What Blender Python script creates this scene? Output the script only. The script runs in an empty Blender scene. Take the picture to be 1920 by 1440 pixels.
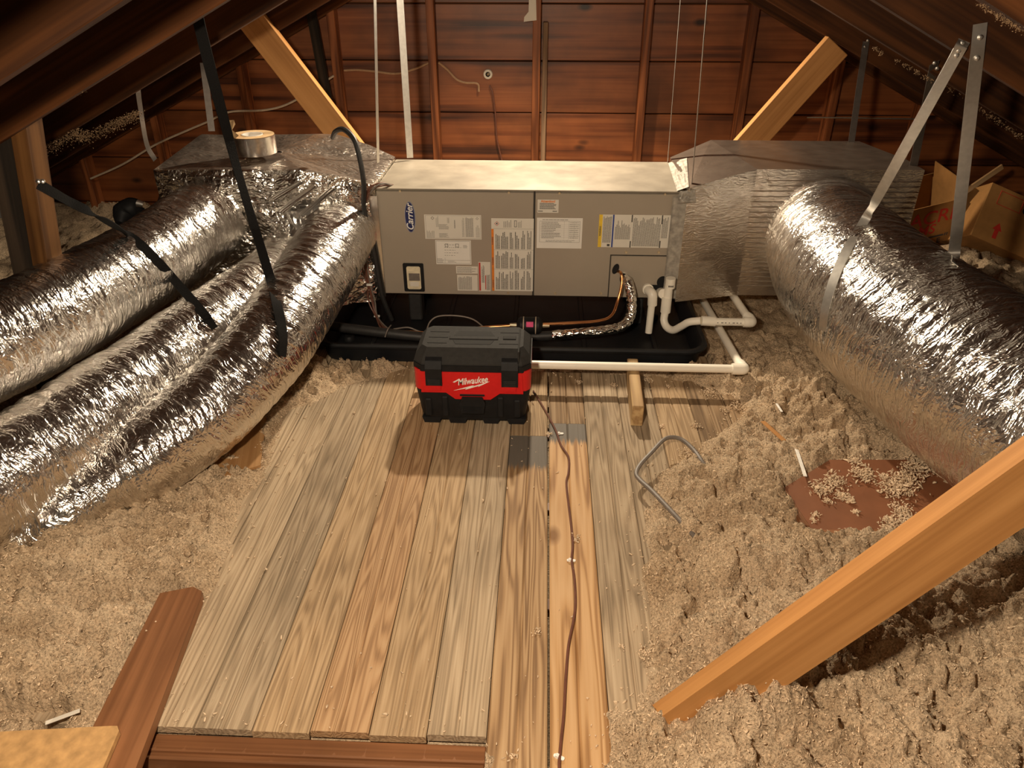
import bpy, math, random
import numpy as np
from mathutils import Vector, Matrix
random.seed(7); RNG = np.random.default_rng(11)
SC = bpy.context.scene; COL = SC.collection

# ------------------------------------------------------------------ camera
F = 1400.0; YH = -90.0; H = 1.5                      # focal length in px, horizon row, eye height
PITCH = math.atan((720 - YH) / F); YAW = math.atan(67 * math.cos(PITCH) / F)
cam = bpy.data.cameras.new('camera'); cam.sensor_width = 36; cam.lens = 36 * F / 1920
cam.clip_start = 0.02
camo = bpy.data.objects.new('camera', cam); COL.objects.link(camo)
camo.location = (0, 0, H); camo.rotation_euler = (math.pi / 2 - PITCH, 0, YAW)
SC.camera = camo
# ------------------------------------------------------------------ world, lamps, exposure
wd = bpy.data.worlds.new('world'); SC.world = wd; wd.use_nodes = True
wd.node_tree.nodes['Background'].inputs[0].default_value = (1, .72, .48, 1)
wd.node_tree.nodes['Background'].inputs[1].default_value = 0.035
def lamp(name, kind, loc, power, color, radius, rot=None, spot=None):
    l = bpy.data.lights.new(name, kind); l.energy = power; l.color = color; l.shadow_soft_size = radius
    if spot: l.spot_size, l.spot_blend = spot
    o = bpy.data.objects.new(name, l); COL.objects.link(o); o.location = loc
    if rot: o.rotation_euler = rot
    return o
WARM = (1.0, .83, .61)
lamp('gable_lamp', 'SPOT', (-.05, 3.95, 1.68), 200, WARM, .035, (math.radians(-38), 0, 0), (math.radians(168), .55))
lamp('hatch_lamp', 'POINT', (-.3, .25, 1.62), 135, WARM, .05)
SC.view_settings.view_transform = 'Standard'; SC.view_settings.look = 'None'
SC.view_settings.exposure = 0.2; SC.view_settings.gamma = 1.0; SC.view_settings.use_curve_mapping = False

# ------------------------------------------------------------------ photo pixel -> place
def ray(x, y):
    cx, cy = (x - 960) / F, (720 - y) / F
    d = Vector((cx, math.cos(PITCH) + cy * math.sin(PITCH), -math.sin(PITCH) + cy * math.cos(PITCH)))
    c, s = math.cos(YAW), math.sin(YAW)
    return Vector((c * d.x - s * d.y, s * d.x + c * d.y, d.z))
def pz(x, y, z=0.0):
    d = ray(x, y); return Vector((0, 0, H)) + d * ((z - H) / d.z)
def py(x, y, Y):
    d = ray(x, y); return Vector((0, 0, H)) + d * (Y / d.y)
def pd(x, y, dep):
    return Vector((0, 0, H)) + ray(x, y) * dep

# ------------------------------------------------------------------ noise for meshes
def _hash(*a):
    h = np.zeros(np.broadcast(*a).shape, dtype=np.uint32)
    for i, v in enumerate(a):
        h = (h ^ (v.astype(np.int64).astype(np.uint32) * np.uint32((0x9E3779B1, 0x85EBCA77, 0xC2B2AE3D)[i])))
        h = (h ^ (h >> np.uint32(15))) * np.uint32(0x2C1B3C6D)
        h = (h ^ (h >> np.uint32(12))) * np.uint32(0x297A2D39)
    return (h & np.uint32(0xFFFFFF)).astype(np.float64) / 0xFFFFFF
def vnoise(x, y, per=None, seed=0):
    xi, yi = np.floor(x), np.floor(y); fx, fy = x - xi, y - yi
    fx = fx * fx * (3 - 2 * fx); fy = fy * fy * (3 - 2 * fy)
    y0, y1 = yi, yi + 1
    if per: y0, y1 = np.mod(y0, per), np.mod(y1, per)
    s = np.full_like(xi, seed)
    a = _hash(xi, y0, s) * (1 - fx) + _hash(xi + 1, y0, s) * fx
    b = _hash(xi, y1, s) * (1 - fx) + _hash(xi + 1, y1, s) * fx
    return a * (1 - fy) + b * fy
def fbm(x, y, oct=4, seed=0):
    t = 0; a = .5; n = 0
    for i in range(oct):
        t = t + a * vnoise(x * 2 ** i, y * 2 ** i, None, seed + i); n += a; a *= .55
    return t / n

# ------------------------------------------------------------------ materials
def ntree(name):
    m = bpy.data.materials.new(name); m.use_nodes = True
    return m, m.node_tree, m.node_tree.nodes, m.node_tree.links, m.node_tree.nodes['Principled BSDF']
def node(n, typ, **kw):
    o = n.new(typ)
    for k, v in kw.items():
        if k in o.inputs: o.inputs[k].default_value = v
        else: setattr(o, k, v)
    return o
def ramp(n, stops):
    r = n.new('ShaderNodeValToRGB'); e = r.color_ramp.elements
    while len(e) < len(stops): e.new(.5)
    for i, (p, c) in enumerate(stops): e[i].position = p; e[i].color = (*c, 1)
    return r
def plain(name, col, rough=.5, metal=0.0, bump=0.0, bscale=60, var=.12, spec=.5):
    m, t, n, l, b = ntree(name)
    tc = n.new('ShaderNodeTexCoord'); nz = node(n, 'ShaderNodeTexNoise', Scale=bscale, Detail=4.0)
    l.new(tc.outputs['Object'], nz.inputs['Vector'])
    r = ramp(n, [(.3, tuple(c * (1 - var) for c in col)), (.7, tuple(min(1, c * (1 + var)) for c in col))])
    l.new(nz.outputs['Fac'], r.inputs[0]); l.new(r.outputs[0], b.inputs['Base Color'])
    b.inputs['Roughness'].default_value = rough; b.inputs['Metallic'].default_value = metal
    b.inputs['Specular IOR Level'].default_value = spec
    if bump:
        bp = node(n, 'ShaderNodeBump', Strength=bump, Distance=.004); l.new(nz.outputs['Fac'], bp.inputs['Height'])
        l.new(bp.outputs[0], b.inputs['Normal'])
    return m
def wood(name, dark, mid, light, scale=1.0, rough=.6, bump=.25, grain=1.0, knots=0.0, spec=.3, patch=None, vary=.25, stain=0.0, ring=.5, fine=160):
    """grain runs along local X; each object gets its own offset"""
    m, t, n, l, b = ntree(name)
    tc = n.new('ShaderNodeTexCoord'); oi = n.new('ShaderNodeObjectInfo')
    mul = node(n, 'ShaderNodeVectorMath', operation='MULTIPLY_ADD'); mul.inputs[1].default_value = (1, 1, 1)
    off = node(n, 'ShaderNodeCombineXYZ'); m13 = node(n, 'ShaderNodeMath', operation='MULTIPLY'); m13.inputs[1].default_value = 37.0
    l.new(oi.outputs['Random'], m13.inputs[0])
    for i in range(3): l.new(m13.outputs[0], off.inputs[i])
    l.new(tc.outputs['Object'], mul.inputs[0]); l.new(off.outputs[0], mul.inputs[2])
    mp = node(n, 'ShaderNodeMapping'); mp.inputs['Scale'].default_value = (.55 * scale, 9 * scale, 9 * scale)
    l.new(mul.outputs[0], mp.inputs[0])
    n1 = node(n, 'ShaderNodeTexNoise', Scale=1.6, Detail=2.0, Distortion=.15); l.new(mp.outputs[0], n1.inputs['Vector'])
    # growth rings : contour lines of the slow noise
    rg = node(n, 'ShaderNodeMath', operation='MULTIPLY'); rg.inputs[1].default_value = 26.0 * grain
    l.new(n1.outputs['Fac'], rg.inputs[0])
    sn = node(n, 'ShaderNodeMath', operation='SINE'); l.new(rg.outputs[0], sn.inputs[0])
    m01 = node(n, 'ShaderNodeMapRange'); m01.inputs['From Min'].default_value = -1; l.new(sn.outputs[0], m01.inputs['Value'])
    mp2 = node(n, 'ShaderNodeMapping'); mp2.inputs['Scale'].default_value = (2.5 * scale, fine * scale, fine * scale); l.new(mul.outputs[0], mp2.inputs[0])
    n2 = node(n, 'ShaderNodeTexNoise', Scale=1.0, Detail=3.0); l.new(mp2.outputs[0], n2.inputs['Vector'])
    mx = node(n, 'ShaderNodeMix'); mx.inputs[0].default_value = 1 - ring; l.new(m01.outputs[0], mx.inputs[2]); l.new(n2.outputs['Fac'], mx.inputs[3])
    mp3 = node(n, 'ShaderNodeMapping'); mp3.inputs['Scale'].default_value = (2.2, 5, 5); l.new(mul.outputs[0], mp3.inputs[0])
    n3 = node(n, 'ShaderNodeTexNoise', Scale=1.3, Detail=4.0); l.new(mp3.outputs[0], n3.inputs['Vector'])
    rp = ramp(n, [(.22, dark), (.5, mid), (.8, light)]); l.new(mx.outputs[0], rp.inputs[0])
    hs = node(n, 'ShaderNodeHueSaturation'); l.new(rp.outputs[0], hs.inputs['Color'])
    mr = node(n, 'ShaderNodeMapRange'); mr.inputs['To Min'].default_value = 1 - vary; mr.inputs['To Max'].default_value = 1 + vary
    l.new(n3.outputs['Fac'], mr.inputs['Value'])
    mr2 = node(n, 'ShaderNodeMapRange'); mr2.inputs['To Min'].default_value = 1 - vary * .8; mr2.inputs['To Max'].default_value = 1 + vary * .8
    l.new(oi.outputs['Random'], mr2.inputs['Value'])
    mm = node(n, 'ShaderNodeMath', operation='MULTIPLY'); l.new(mr.outputs[0], mm.inputs[0]); l.new(mr2.outputs[0], mm.inputs[1])
    l.new(mm.outputs[0], hs.inputs['Value'])
    out = hs.outputs[0]
    if knots:
        mpk = node(n, 'ShaderNodeMapping'); mpk.inputs['Scale'].default_value = (2.6, 5, 5); l.new(mul.outputs[0], mpk.inputs[0])
        vo = node(n, 'ShaderNodeTexVoronoi', Scale=1.0, Randomness=1.0); l.new(mpk.outputs[0], vo.inputs['Vector'])
        kr = ramp(n, [(.05, (1, 1, 1)), (.13, (0, 0, 0))]); l.new(vo.outputs['Distance'], kr.inputs[0])
        km = node(n, 'ShaderNodeMix', data_type='RGBA'); l.new(kr.outputs[0], km.inputs[0]); l.new(out, km.inputs[6])
        km.inputs[7].default_value = (dark[0] * knots, dark[1] * knots, dark[2] * knots, 1); out = km.outputs[2]
    if stain:
        sr = ramp(n, [(.42, (1, 1, 1)), (.68, (1 - stain,) * 3)]); n4 = node(n, 'ShaderNodeTexNoise', Scale=3.0, Detail=6.0)
        l.new(mul.outputs[0], n4.inputs['Vector']); l.new(n4.outputs['Fac'], sr.inputs[0])
        sm = node(n, 'ShaderNodeMix', data_type='RGBA', blend_type='MULTIPLY'); sm.inputs[0].default_value = 1
        l.new(out, sm.inputs[6]); l.new(sr.outputs[0], sm.inputs[7]); out = sm.outputs[2]
    if patch:                                   # a grey weathered end with a ragged limit: (start, end) along local X, colour
        sx = node(n, 'ShaderNodeSeparateXYZ'); l.new(tc.outputs['Object'], sx.inputs[0])
        jag = node(n, 'ShaderNodeMath', operation='MULTIPLY_ADD'); jag.inputs[1].default_value = .12; l.new(n2.outputs['Fac'], jag.inputs[0]); l.new(sx.outputs[0], jag.inputs[2])
        p = node(n, 'ShaderNodeMapRange'); p.inputs['From Min'].default_value = patch[0] + .06; p.inputs['From Max'].default_value = patch[0] + .09
        l.new(jag.outputs[0], p.inputs['Value'])
        pm = node(n, 'ShaderNodeMix', data_type='RGBA'); l.new(p.outputs[0], pm.inputs[0]); l.new(out, pm.inputs[6]); pm.inputs[7].default_value = (*patch[1], 1); out = pm.outputs[2]
    l.new(out, b.inputs['Base Color'])
    b.inputs['Roughness'].default_value = rough; b.inputs['Specular IOR Level'].default_value = spec
    bp = node(n, 'ShaderNodeBump', Strength=bump, Distance=.003); l.new(mx.outputs[0], bp.inputs['Height']); l.new(bp.outputs[0], b.inputs['Normal'])
    return m
def foil(name, col=(.80, .78, .75), rough=.2, su=90, sv=9, strength=.8, uv=True, dist=.004, dust=0.0, var=.0):
    """crinkled foil: ridged creases, longer across than along u"""
    m, t, n, l, b = ntree(name)
    tc = n.new('ShaderNodeTexCoord'); src = tc.outputs['UV' if uv else 'Object']
    wq = node(n, 'ShaderNodeTexNoise', Scale=9.0, Detail=2.0); l.new(src, wq.inputs['Vector'])
    wm = node(n, 'ShaderNodeVectorMath', operation='MULTIPLY_ADD'); wm.inputs[1].default_value = (.07, .07, .07)
    l.new(wq.outputs['Color'], wm.inputs[0]); l.new(src, wm.inputs[2])
    def ridge(sx, sy, rot, det):
        mp = node(n, 'ShaderNodeMapping'); mp.inputs['Scale'].default_value = (sx, sy, sy); mp.inputs['Rotation'].default_value = (0, 0, rot); l.new(wm.outputs[0], mp.inputs[0])
        q = node(n, 'ShaderNodeTexNoise', Scale=1.0, Detail=det, Roughness=.5); l.new(mp.outputs[0], q.inputs['Vector'])
        s = node(n, 'ShaderNodeMath', operation='SUBTRACT'); s.inputs[1].default_value = .5; l.new(q.outputs['Fac'], s.inputs[0])
        ab = node(n, 'ShaderNodeMath', operation='ABSOLUTE'); l.new(s.outputs[0], ab.inputs[0]); return ab.outputs[0]
    h = ridge(su, sv, 0, 1.0)
    for (sx, sy, r, k, d) in ((su * .45, sv * 1.3, .12, 1.5, 2.0), (su * 1.9, sv * 3, -.15, .45, 1.0), (su * .8, su * .8, .6, .5, 1.0)):
        ad = node(n, 'ShaderNodeMath', operation='MULTIPLY_ADD'); ad.inputs[1].default_value = k; l.new(ridge(sx, sy, r, d), ad.inputs[0]); l.new(h, ad.inputs[2]); h = ad.outputs[0]
    bp = node(n, 'ShaderNodeBump', Strength=strength, Distance=dist); l.new(h, bp.inputs['Height']); l.new(bp.outputs[0], b.inputs['Normal'])
    b.inputs['Base Color'].default_value = (*col, 1); b.inputs['Metallic'].default_value = 1.0; b.inputs['Roughness'].default_value = rough
    if dust:
        q = node(n, 'ShaderNodeTexNoise', Scale=14.0, Detail=6.0); l.new(tc.outputs['Object'], q.inputs['Vector'])
        mr = node(n, 'ShaderNodeMapRange'); mr.inputs['From Min'].default_value = .3; mr.inputs['From Max'].default_value = .7; mr.inputs['To Min'].default_value = 1 - dust; mr.inputs['To Max'].default_value = 1 - dust * .45
        l.new(q.outputs['Fac'], mr.inputs['Value']); l.new(mr.outputs[0], b.inputs['Metallic'])
    return m

M = {}
M['plank'] = wood('plank', (.25, .165, .092), (.42, .29, .165), (.54, .39, .24), 1.0, .75, .5, 3.6, stain=.2, vary=.14, ring=.3, fine=210)
M['plank_grey'] = wood('plank_grey', (.235, .175, .112), (.405, .305, .20), (.53, .42, .29), 1.0, .8, .5, 3.4, stain=.24, vary=.13, ring=.28, fine=210)
M['plank_red'] = wood('plank_red', (.26, .15, .075), (.42, .258, .135), (.50, .33, .185), 1.0, .7, .5, 4.2, vary=.10, ring=.4, fine=210)
GREY = (.135, .118, .098)
M['plank_dark'] = wood('plank_dark', (.14, .09, .05), (.29, .19, .105), (.38, .27, .165), 1.0, .8, .6, 2.4, stain=.3, vary=.15, ring=.36)
M['plank_orange'] = wood('plank_orange', (.30, .155, .06), (.52, .31, .14), (.60, .385, .20), .9, .65, .4, 1.9, knots=.8, patch=(1.68, GREY), vary=.12, ring=.45)
M['plank_patch'] = wood('plank_patch', (.22, .125, .06), (.42, .265, .135), (.53, .36, .20), 1.0, .7, .6, 3.0, patch=(1.52, GREY), vary=.12, ring=.42)
M['wall_wood'] = wood('wall_wood', (.055, .014, .004), (.175, .048, .0125), (.26, .082, .024), .7, .42, .12, .6, knots=.45, stain=.45, spec=.5, vary=.3)
M['stud_wood'] = wood('stud_wood', (.10, .028, .008), (.22, .07, .022), (.3, .10, .035), 1.0, .5, .12, .8, vary=.2)
M['stud_grey'] = wood('stud_grey', (.07, .045, .028), (.20, .12, .07), (.27, .17, .10), 1.0, .8, .3, 1.0)
M['rafter_wood'] = wood('rafter_wood', (.038, .0125, .0036), (.074, .025, .0065), (.11, .038, .0105), .8, .7, .12, .9, stain=.3, vary=.2, spec=.2)
M['sheath_wood'] = wood('sheath_wood', (.035, .013, .005), (.085, .032, .011), (.13, .05, .018), .7, .75, .2, .8, stain=.5)
M['brace_wood'] = wood('brace_wood', (.40, .185, .058), (.51, .25, .083), (.58, .295, .105), .6, .6, .08, .8, stain=.12, vary=.07, ring=.35)
M['brown_board'] = wood('brown_board', (.15, .062, .025), (.235, .102, .043), (.29, .135, .06), .7, .5, .06, .9, stain=.25, spec=.4, vary=.12, ring=.35)
M['new_wood'] = wood('new_wood', (.36, .22, .10), (.55, .37, .18), (.64, .46, .25), .9, .65, .15, .9)
M['post_wood'] = wood('post_wood', (.075, .03, .008), (.13, .055, .015), (.17, .075, .022), .8, .7, .15, .9, stain=.3, spec=.2)
M['black_wood'] = wood('black_wood', (.012, .008, .005), (.028, .018, .011), (.05, .032, .02), .8, .85, .4, .8)
M['ply_wood'] = wood('ply_wood', (.30, .155, .06), (.46, .27, .12), (.53, .33, .16), .5, .65, .1, .4)
M['lath'] = wood('lath', (.35, .2, .09), (.5, .32, .16), (.6, .42, .24), 1, .7, .1, .8)
M['osb'] = plain('osb', (.50, .295, .12), .65, 0, .4, 38, .24)
M['foil_duct'] = foil('foil_duct', (.84, .81, .77), .22, 85, 9, 1.0, dist=.0065)
M['foil_board'] = foil('foil_board', (.82, .77, .70), .25, 9, 75, .7, uv=False, dist=.003, dust=.06)
M['foil_wrap'] = foil('foil_wrap', (.83, .80, .75), .23, 26, 20, 1.0, uv=False, dist=.012)
M['tape'] = plain('tape', (.78, .76, .73), .22, 1.0, .15, 30, .05)
M['roof_brown_foil'] = foil('roof_brown_foil', (.44, .35, .285), .33, 8, 70, .35, uv=False, dist=.003, dust=.10)  # brown base colour carries the roof's reflection, with slight dust blotches
M['dusty_wrap'] = foil('dusty_wrap', (.60, .52, .45), .3, 22, 22, .9, uv=False, dist=.010, dust=.10)
M['mastic'] = plain('mastic', (.36, .33, .285), .6, .2, .7, 45, .3)
M['cabinet'] = plain('cabinet', (.375, .325, .262), .42, .15, 0, 4, .04)
M['cabinet_top'] = plain('cabinet_top', (.30, .26, .205), .45, .2, .06, 9, .2)
M['seam_dark'] = plain('seam_dark', (.02, .017, .014), .7)
M['black_plastic'] = plain('black_plastic', (.012, .012, .013), .55, 0, .1, 40, .2, .2)
M['pan_plastic'] = plain('pan_plastic', (.009, .010, .012), .5, 0, .25, 8, .3, .3)
M['lid_plastic'] = plain('lid_plastic', (.034, .0325, .031), .75, 0, .15, 70, .12, .12)
M['red_plastic'] = plain('red_plastic', (.60, .008, .010), .35, 0, .05, 80, .05)
M['white_ink'] = plain('white_ink', (.85, .83, .78), .6)
M['paper'] = plain('paper', (.72, .68, .60), .7, 0, 0, 10, .03)
M['paper_white'] = plain('paper_white', (.80, .77, .71), .7, 0, 0, 10, .03)
M['ink'] = plain('ink', (.07, .065, .06), .8)
M['ink_soft'] = plain('ink_soft', (.26, .245, .22), .8)
M['orange_ink'] = plain('orange_ink', (.75, .22, .02), .6)
M['red_ink'] = plain('red_ink', (.52, .03, .02), .6)
M['yellow_ink'] = plain('yellow_ink', (.82, .55, .04), .6)
M['blue_ink'] = plain('blue_ink', (.03, .06, .28), .6)
M['logo_blue'] = plain('logo_blue', (.008, .017, .105), .3)
M['logo_rim'] = plain('logo_rim', (.42, .44, .52), .35, .4)
M['pvc'] = plain('pvc', (.92, .87, .76), .35, 0, 0, 20, .03)
M['copper'] = plain('copper', (.86, .40, .17), .28, 1.0, 0, 20, .1)
M['steel'] = plain('steel', (.66, .64, .60), .42, 1.0, .05, 60, .08)
M['steel_dull'] = plain('steel_dull', (.20, .18, .165), .5, .85, .05, 60, .1)
M['webbing'] = plain('webbing', (.008, .0075, .0075), .85, 0, .5, 300, .2, .12)
M['rubber'] = plain('rubber', (.022, .021, .021), .55, 0, .1, 60, .2)
M['brown_wire'] = plain('brown_wire', (.135, .05, .03), .45)
M['grey_wire'] = plain('grey_wire', (.17, .145, .125), .5)
M['romex'] = plain('romex', (.42, .26, .15), .6)
M['pale_wire'] = plain('pale_wire', (.5, .40, .30), .6)
M['pink'] = plain('pink', (.85, .12, .30), .5)
M['card'] = plain('card', (.36, .175, .05), .8, 0, .05, 30, .08)
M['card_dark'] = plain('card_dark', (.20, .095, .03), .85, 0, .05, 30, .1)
M['card_tape'] = plain('card_tape', (.40, .34, .27), .35)
M['brass'] = plain('brass', (.62, .52, .36), .35, .6)
M['kraft'] = plain('kraft', (.72, .50, .27), .7)
M['clear'] = plain('clear', (.72, .64, .46), .2)
M['void'] = plain('void', (.01, .009, .008), .9)
M['mdf'] = plain('mdf', (.215, .082, .036), .55, 0, .05, 12, .12)
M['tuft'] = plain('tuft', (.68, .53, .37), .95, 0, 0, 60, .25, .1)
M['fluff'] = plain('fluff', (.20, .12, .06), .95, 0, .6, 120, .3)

def insul_mat():
    m, t, n, l, b = ntree('insulation')
    tc = n.new('ShaderNodeTexCoord')
    n1 = node(n, 'ShaderNodeTexNoise', Scale=5.0, Detail=5.0); n2 = node(n, 'ShaderNodeTexNoise', Scale=170.0, Detail=4.0, Roughness=.7)
    n3 = node(n, 'ShaderNodeTexNoise', Scale=38.0, Detail=3.0)
    for q in (n1, n2, n3): l.new(tc.outputs['Object'], q.inputs['Vector'])
    r1 = ramp(n, [(.35, (.50, .365, .235)), (.65, (.64, .49, .335))]); l.new(n1.outputs['Fac'], r1.inputs[0])
    r2 = ramp(n, [(.30, (.30, .28, .26)), (.46, (.88, .88, .88)), (.64, (1.35, 1.35, 1.35))]); l.new(n2.outputs['Fac'], r2.inputs[0])
    mx = node(n, 'ShaderNodeMix', data_type='RGBA', blend_type='MULTIPLY'); mx.inputs[0].default_value = 1
    l.new(r1.outputs[0], mx.inputs[6]); l.new(r2.outputs[0], mx.inputs[7])
    l.new(mx.outputs[2], b.inputs['Base Color']); b.inputs['Roughness'].default_value = .95; b.inputs['Specular IOR Level'].default_value = .1
    ad = node(n, 'ShaderNodeMath', operation='ADD'); l.new(n2.outputs['Fac'], ad.inputs[0]); l.new(n3.outputs['Fac'], ad.inputs[1])
    bp = node(n, 'ShaderNodeBump', Strength=1.0, Distance=.008); l.new(ad.outputs[0], bp.inputs['Height']); l.new(bp.outputs[0], b.inputs['Normal'])
    return m
M['insulation'] = insul_mat()

# ------------------------------------------------------------------ mesh helpers
WM = {}                                                # world matrix of every object made here
class MB:
    def __init__(s): s.v = []; s.f = []
    def add(s, v, f):
        k = len(s.v); s.v += [tuple(a) for a in v]; s.f += [tuple(i + k for i in q) for q in f]; return s
    def box(s, lo, hi, b=0.0):
        (x0, y0, z0), (x1, y1, z1) = lo, hi
        if b <= 0:
            v = [(x, y, z) for x in (x0, x1) for y in (y0, y1) for z in (z0, z1)]
            return s.add(v, [(0, 1, 3, 2), (4, 6, 7, 5), (0, 4, 5, 1), (2, 3, 7, 6), (0, 2, 6, 4), (1, 5, 7, 3)])
        v = []; idx = {}
        for sx in (0, 1):
            for sy in (0, 1):
                for sz in (0, 1):
                    c = ((x0, x1)[sx], (y0, y1)[sy], (z0, z1)[sz]); d = [b if q == 0 else -b for q in (sx, sy, sz)]
                    for ax in range(3):
                        p = [c[i] + (0 if i == ax else d[i]) for i in range(3)]; idx[(sx, sy, sz, ax)] = len(v); v.append(p)
        f = []
        I = lambda a, b_, c, ax: idx[(a, b_, c, ax)]
        for ax in range(3):
            o = [i for i in range(3) if i != ax]
            for sd in (0, 1):
                q = []
                for (a, b_) in ((0, 0), (1, 0), (1, 1), (0, 1)):
                    k = [0, 0, 0]; k[ax] = sd; k[o[0]] = a; k[o[1]] = b_; q.append(I(*k, ax))
                f.append(q)
            for a in (0, 1):
                for b_ in (0, 1):
                    k0 = [0, 0, 0]; k0[o[0]] = a; k0[o[1]] = b_; k1 = list(k0); k1[ax] = 1
                    f.append([I(*k0, o[0]), I(*k1, o[0]), I(*k1, o[1]), I(*k0, o[1])])
        for sx in (0, 1):
            for sy in (0, 1):
                for sz in (0, 1): f.append([I(sx, sy, sz, 0), I(sx, sy, sz, 1), I(sx, sy, sz, 2)])
        return s.add(v, f)
    def prism(s, poly, axis, a, b):                    # polygon in the two other axes, extruded along axis from a to b
        def mk(p, h):
            q = [p[0], p[1]]; q.insert(axis, h); return q
        n = len(poly)
        v = [mk(p, a) for p in poly] + [mk(p, b) for p in poly]
        return s.add(v, [tuple(range(n))[::-1], tuple(range(n, 2 * n))] + [(i, (i + 1) % n, n + (i + 1) % n, n + i) for i in range(n)])
    def loft(s, rings, caps=True):
        n = len(rings[0]); v = [p for r in rings for p in r]; f = []
        for i in range(len(rings) - 1):
            for j in range(n): f.append((i * n + j, i * n + (j + 1) % n, (i + 1) * n + (j + 1) % n, (i + 1) * n + j))
        if caps: f += [tuple(range(n))[::-1], tuple(range((len(rings) - 1) * n, len(rings) * n))]
        return s.add(v, f)
    def tube(s, pts, r, n=10, sm=6, caps=True):
        P = spline(pts, sm) if sm > 1 else [Vector(p) for p in pts]
        if not hasattr(r, '__len__'): r = [r] * len(P)
        elif len(r) != len(P):
            r = list(np.interp(np.linspace(0, 1, len(P)), np.linspace(0, 1, len(r)), r))
        fr = frames(P); rings = []
        for p, (t, u, w), q in zip(P, fr, r):
            rings.append([p + (u * math.cos(2 * math.pi * k / n) + w * math.sin(2 * math.pi * k / n)) * q for k in range(n)])
        return s.loft(rings, caps)
    def cyl(s, p0, p1, r0, r1=None, n=16):
        return s.tube([p0, p1], [r0, r0 if r1 is None else r1], n, 1)
    def lathe(s, prof, base, n=28):
        rings = [[(base[0] + r * math.cos(2 * math.pi * k / n), base[1] + r * math.sin(2 * math.pi * k / n), base[2] + z) for k in range(n)] for r, z in prof]
        return s.loft(rings)
    def ribbon(s, pts, nrm, w, th=.0015, sm=6):
        P = spline(pts, sm) if sm > 1 else [Vector(p) for p in pts]
        N = spline(nrm, sm) if isinstance(nrm, list) and sm > 1 else (nrm if isinstance(nrm, list) else [Vector(nrm)] * len(P))
        rings = []
        for i, p in enumerate(P):
            t = (P[min(i + 1, len(P) - 1)] - P[max(i - 1, 0)]).normalized(); nn = Vector(N[i]).normalized()
            sd = t.cross(nn).normalized() * (w / 2); nn = sd.cross(t).normalized() * th / 2
            rings.append([p - sd - nn, p + sd - nn, p + sd + nn, p - sd + nn])
        return s.loft(rings)
    def quad(s, a, b, c, d): return s.add([a, b, c, d], [(0, 1, 2, 3)])
def spline(pts, sm):
    P = [Vector(p) for p in pts]
    if len(P) < 3: return [P[0].lerp(P[-1], i / sm) for i in range(sm + 1)]
    Q = [P[0] * 2 - P[1]] + P + [P[-1] * 2 - P[-2]]; out = []
    for i in range(1, len(Q) - 2):
        for k in range(sm):
            t = k / sm; a, b, c, d = Q[i - 1], Q[i], Q[i + 1], Q[i + 2]
            out.append(.5 * ((2 * b) + (c - a) * t + (2 * a - 5 * b + 4 * c - d) * t * t + (3 * b - a - 3 * c + d) * t ** 3))
    out.append(P[-1]); return out
def frames(P):
    out = []; u = None
    for i, p in enumerate(P):
        t = (P[min(i + 1, len(P) - 1)] - P[max(i - 1, 0)]).normalized()
        if u is None:
            u = Vector((0, 0, 1)) if abs(t.z) < .9 else Vector((1, 0, 0))
        u = (u - t * u.dot(t)).normalized(); out.append((t, u, t.cross(u)))
    return out
def link(name, me, mat, parent=None, mw=None, smooth=False):
    if isinstance(me, MB):
        d = bpy.data.meshes.new(name); d.from_pydata(me.v, [], me.f); d.update()
        import bmesh
        bm = bmesh.new(); bm.from_mesh(d); bmesh.ops.recalc_face_normals(bm, faces=bm.faces); bm.to_mesh(d); bm.free(); me = d
    if mat is not None and not me.materials: me.materials.append(M[mat] if isinstance(mat, str) else mat)
    if smooth:
        me.polygons.foreach_set('use_smooth', [True] * len(me.polygons))
        if smooth != 'all':
            try: me.set_sharp_from_angle(angle=math.radians(38))
            except Exception: pass
    o = bpy.data.objects.new(name, me); COL.objects.link(o)
    mw = Matrix(mw) if mw is not None else Matrix.Identity(4)
    if parent is not None:
        o.parent = parent; o.matrix_parent_inverse = WM[parent].inverted()
    o.matrix_basis = mw; WM[o] = mw
    return o
def tag(o, label, cat, group=None, kind=None):
    if label: o['label'] = label
    if cat: o['category'] = cat
    if group: o['group'] = group
    if kind: o['kind'] = kind
    return o
def thing(name, label, cat, loc, group=None):
    o = bpy.data.objects.new(name, None); COL.objects.link(o); o.location = loc; o.empty_display_size = .05
    WM[o] = Matrix.Translation(loc); return tag(o, label, cat, group)
def beam_m(p0, p1, up=(0, 0, 1)):                       # local X along the beam, local Z towards up
    p0, p1 = Vector(p0), Vector(p1); x = (p1 - p0).normalized(); u = Vector(up); z = (u - x * u.dot(x)).normalized(); y = z.cross(x)
    m = Matrix((x, y, z)).transposed().to_4x4(); m.translation = p0; return m, (p1 - p0).length
def beam(name, mat, p0, p1, w, h, up=(0, 0, 1), parent=None, b=.003, ext=None):
    m, L = beam_m(p0, p1, up)
    return link(name, MB().box((0, -w / 2, -h / 2), (L, w / 2, h / 2), b), mat, parent, m)

# ================================================================== THE ATTIC SHELL
YW = 4.70; RZ = 1.80; RS = .495                        # gable wall, rafter underside at the ridge, roof slope
roofz = lambda x: RZ - RS * abs(x)
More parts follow.
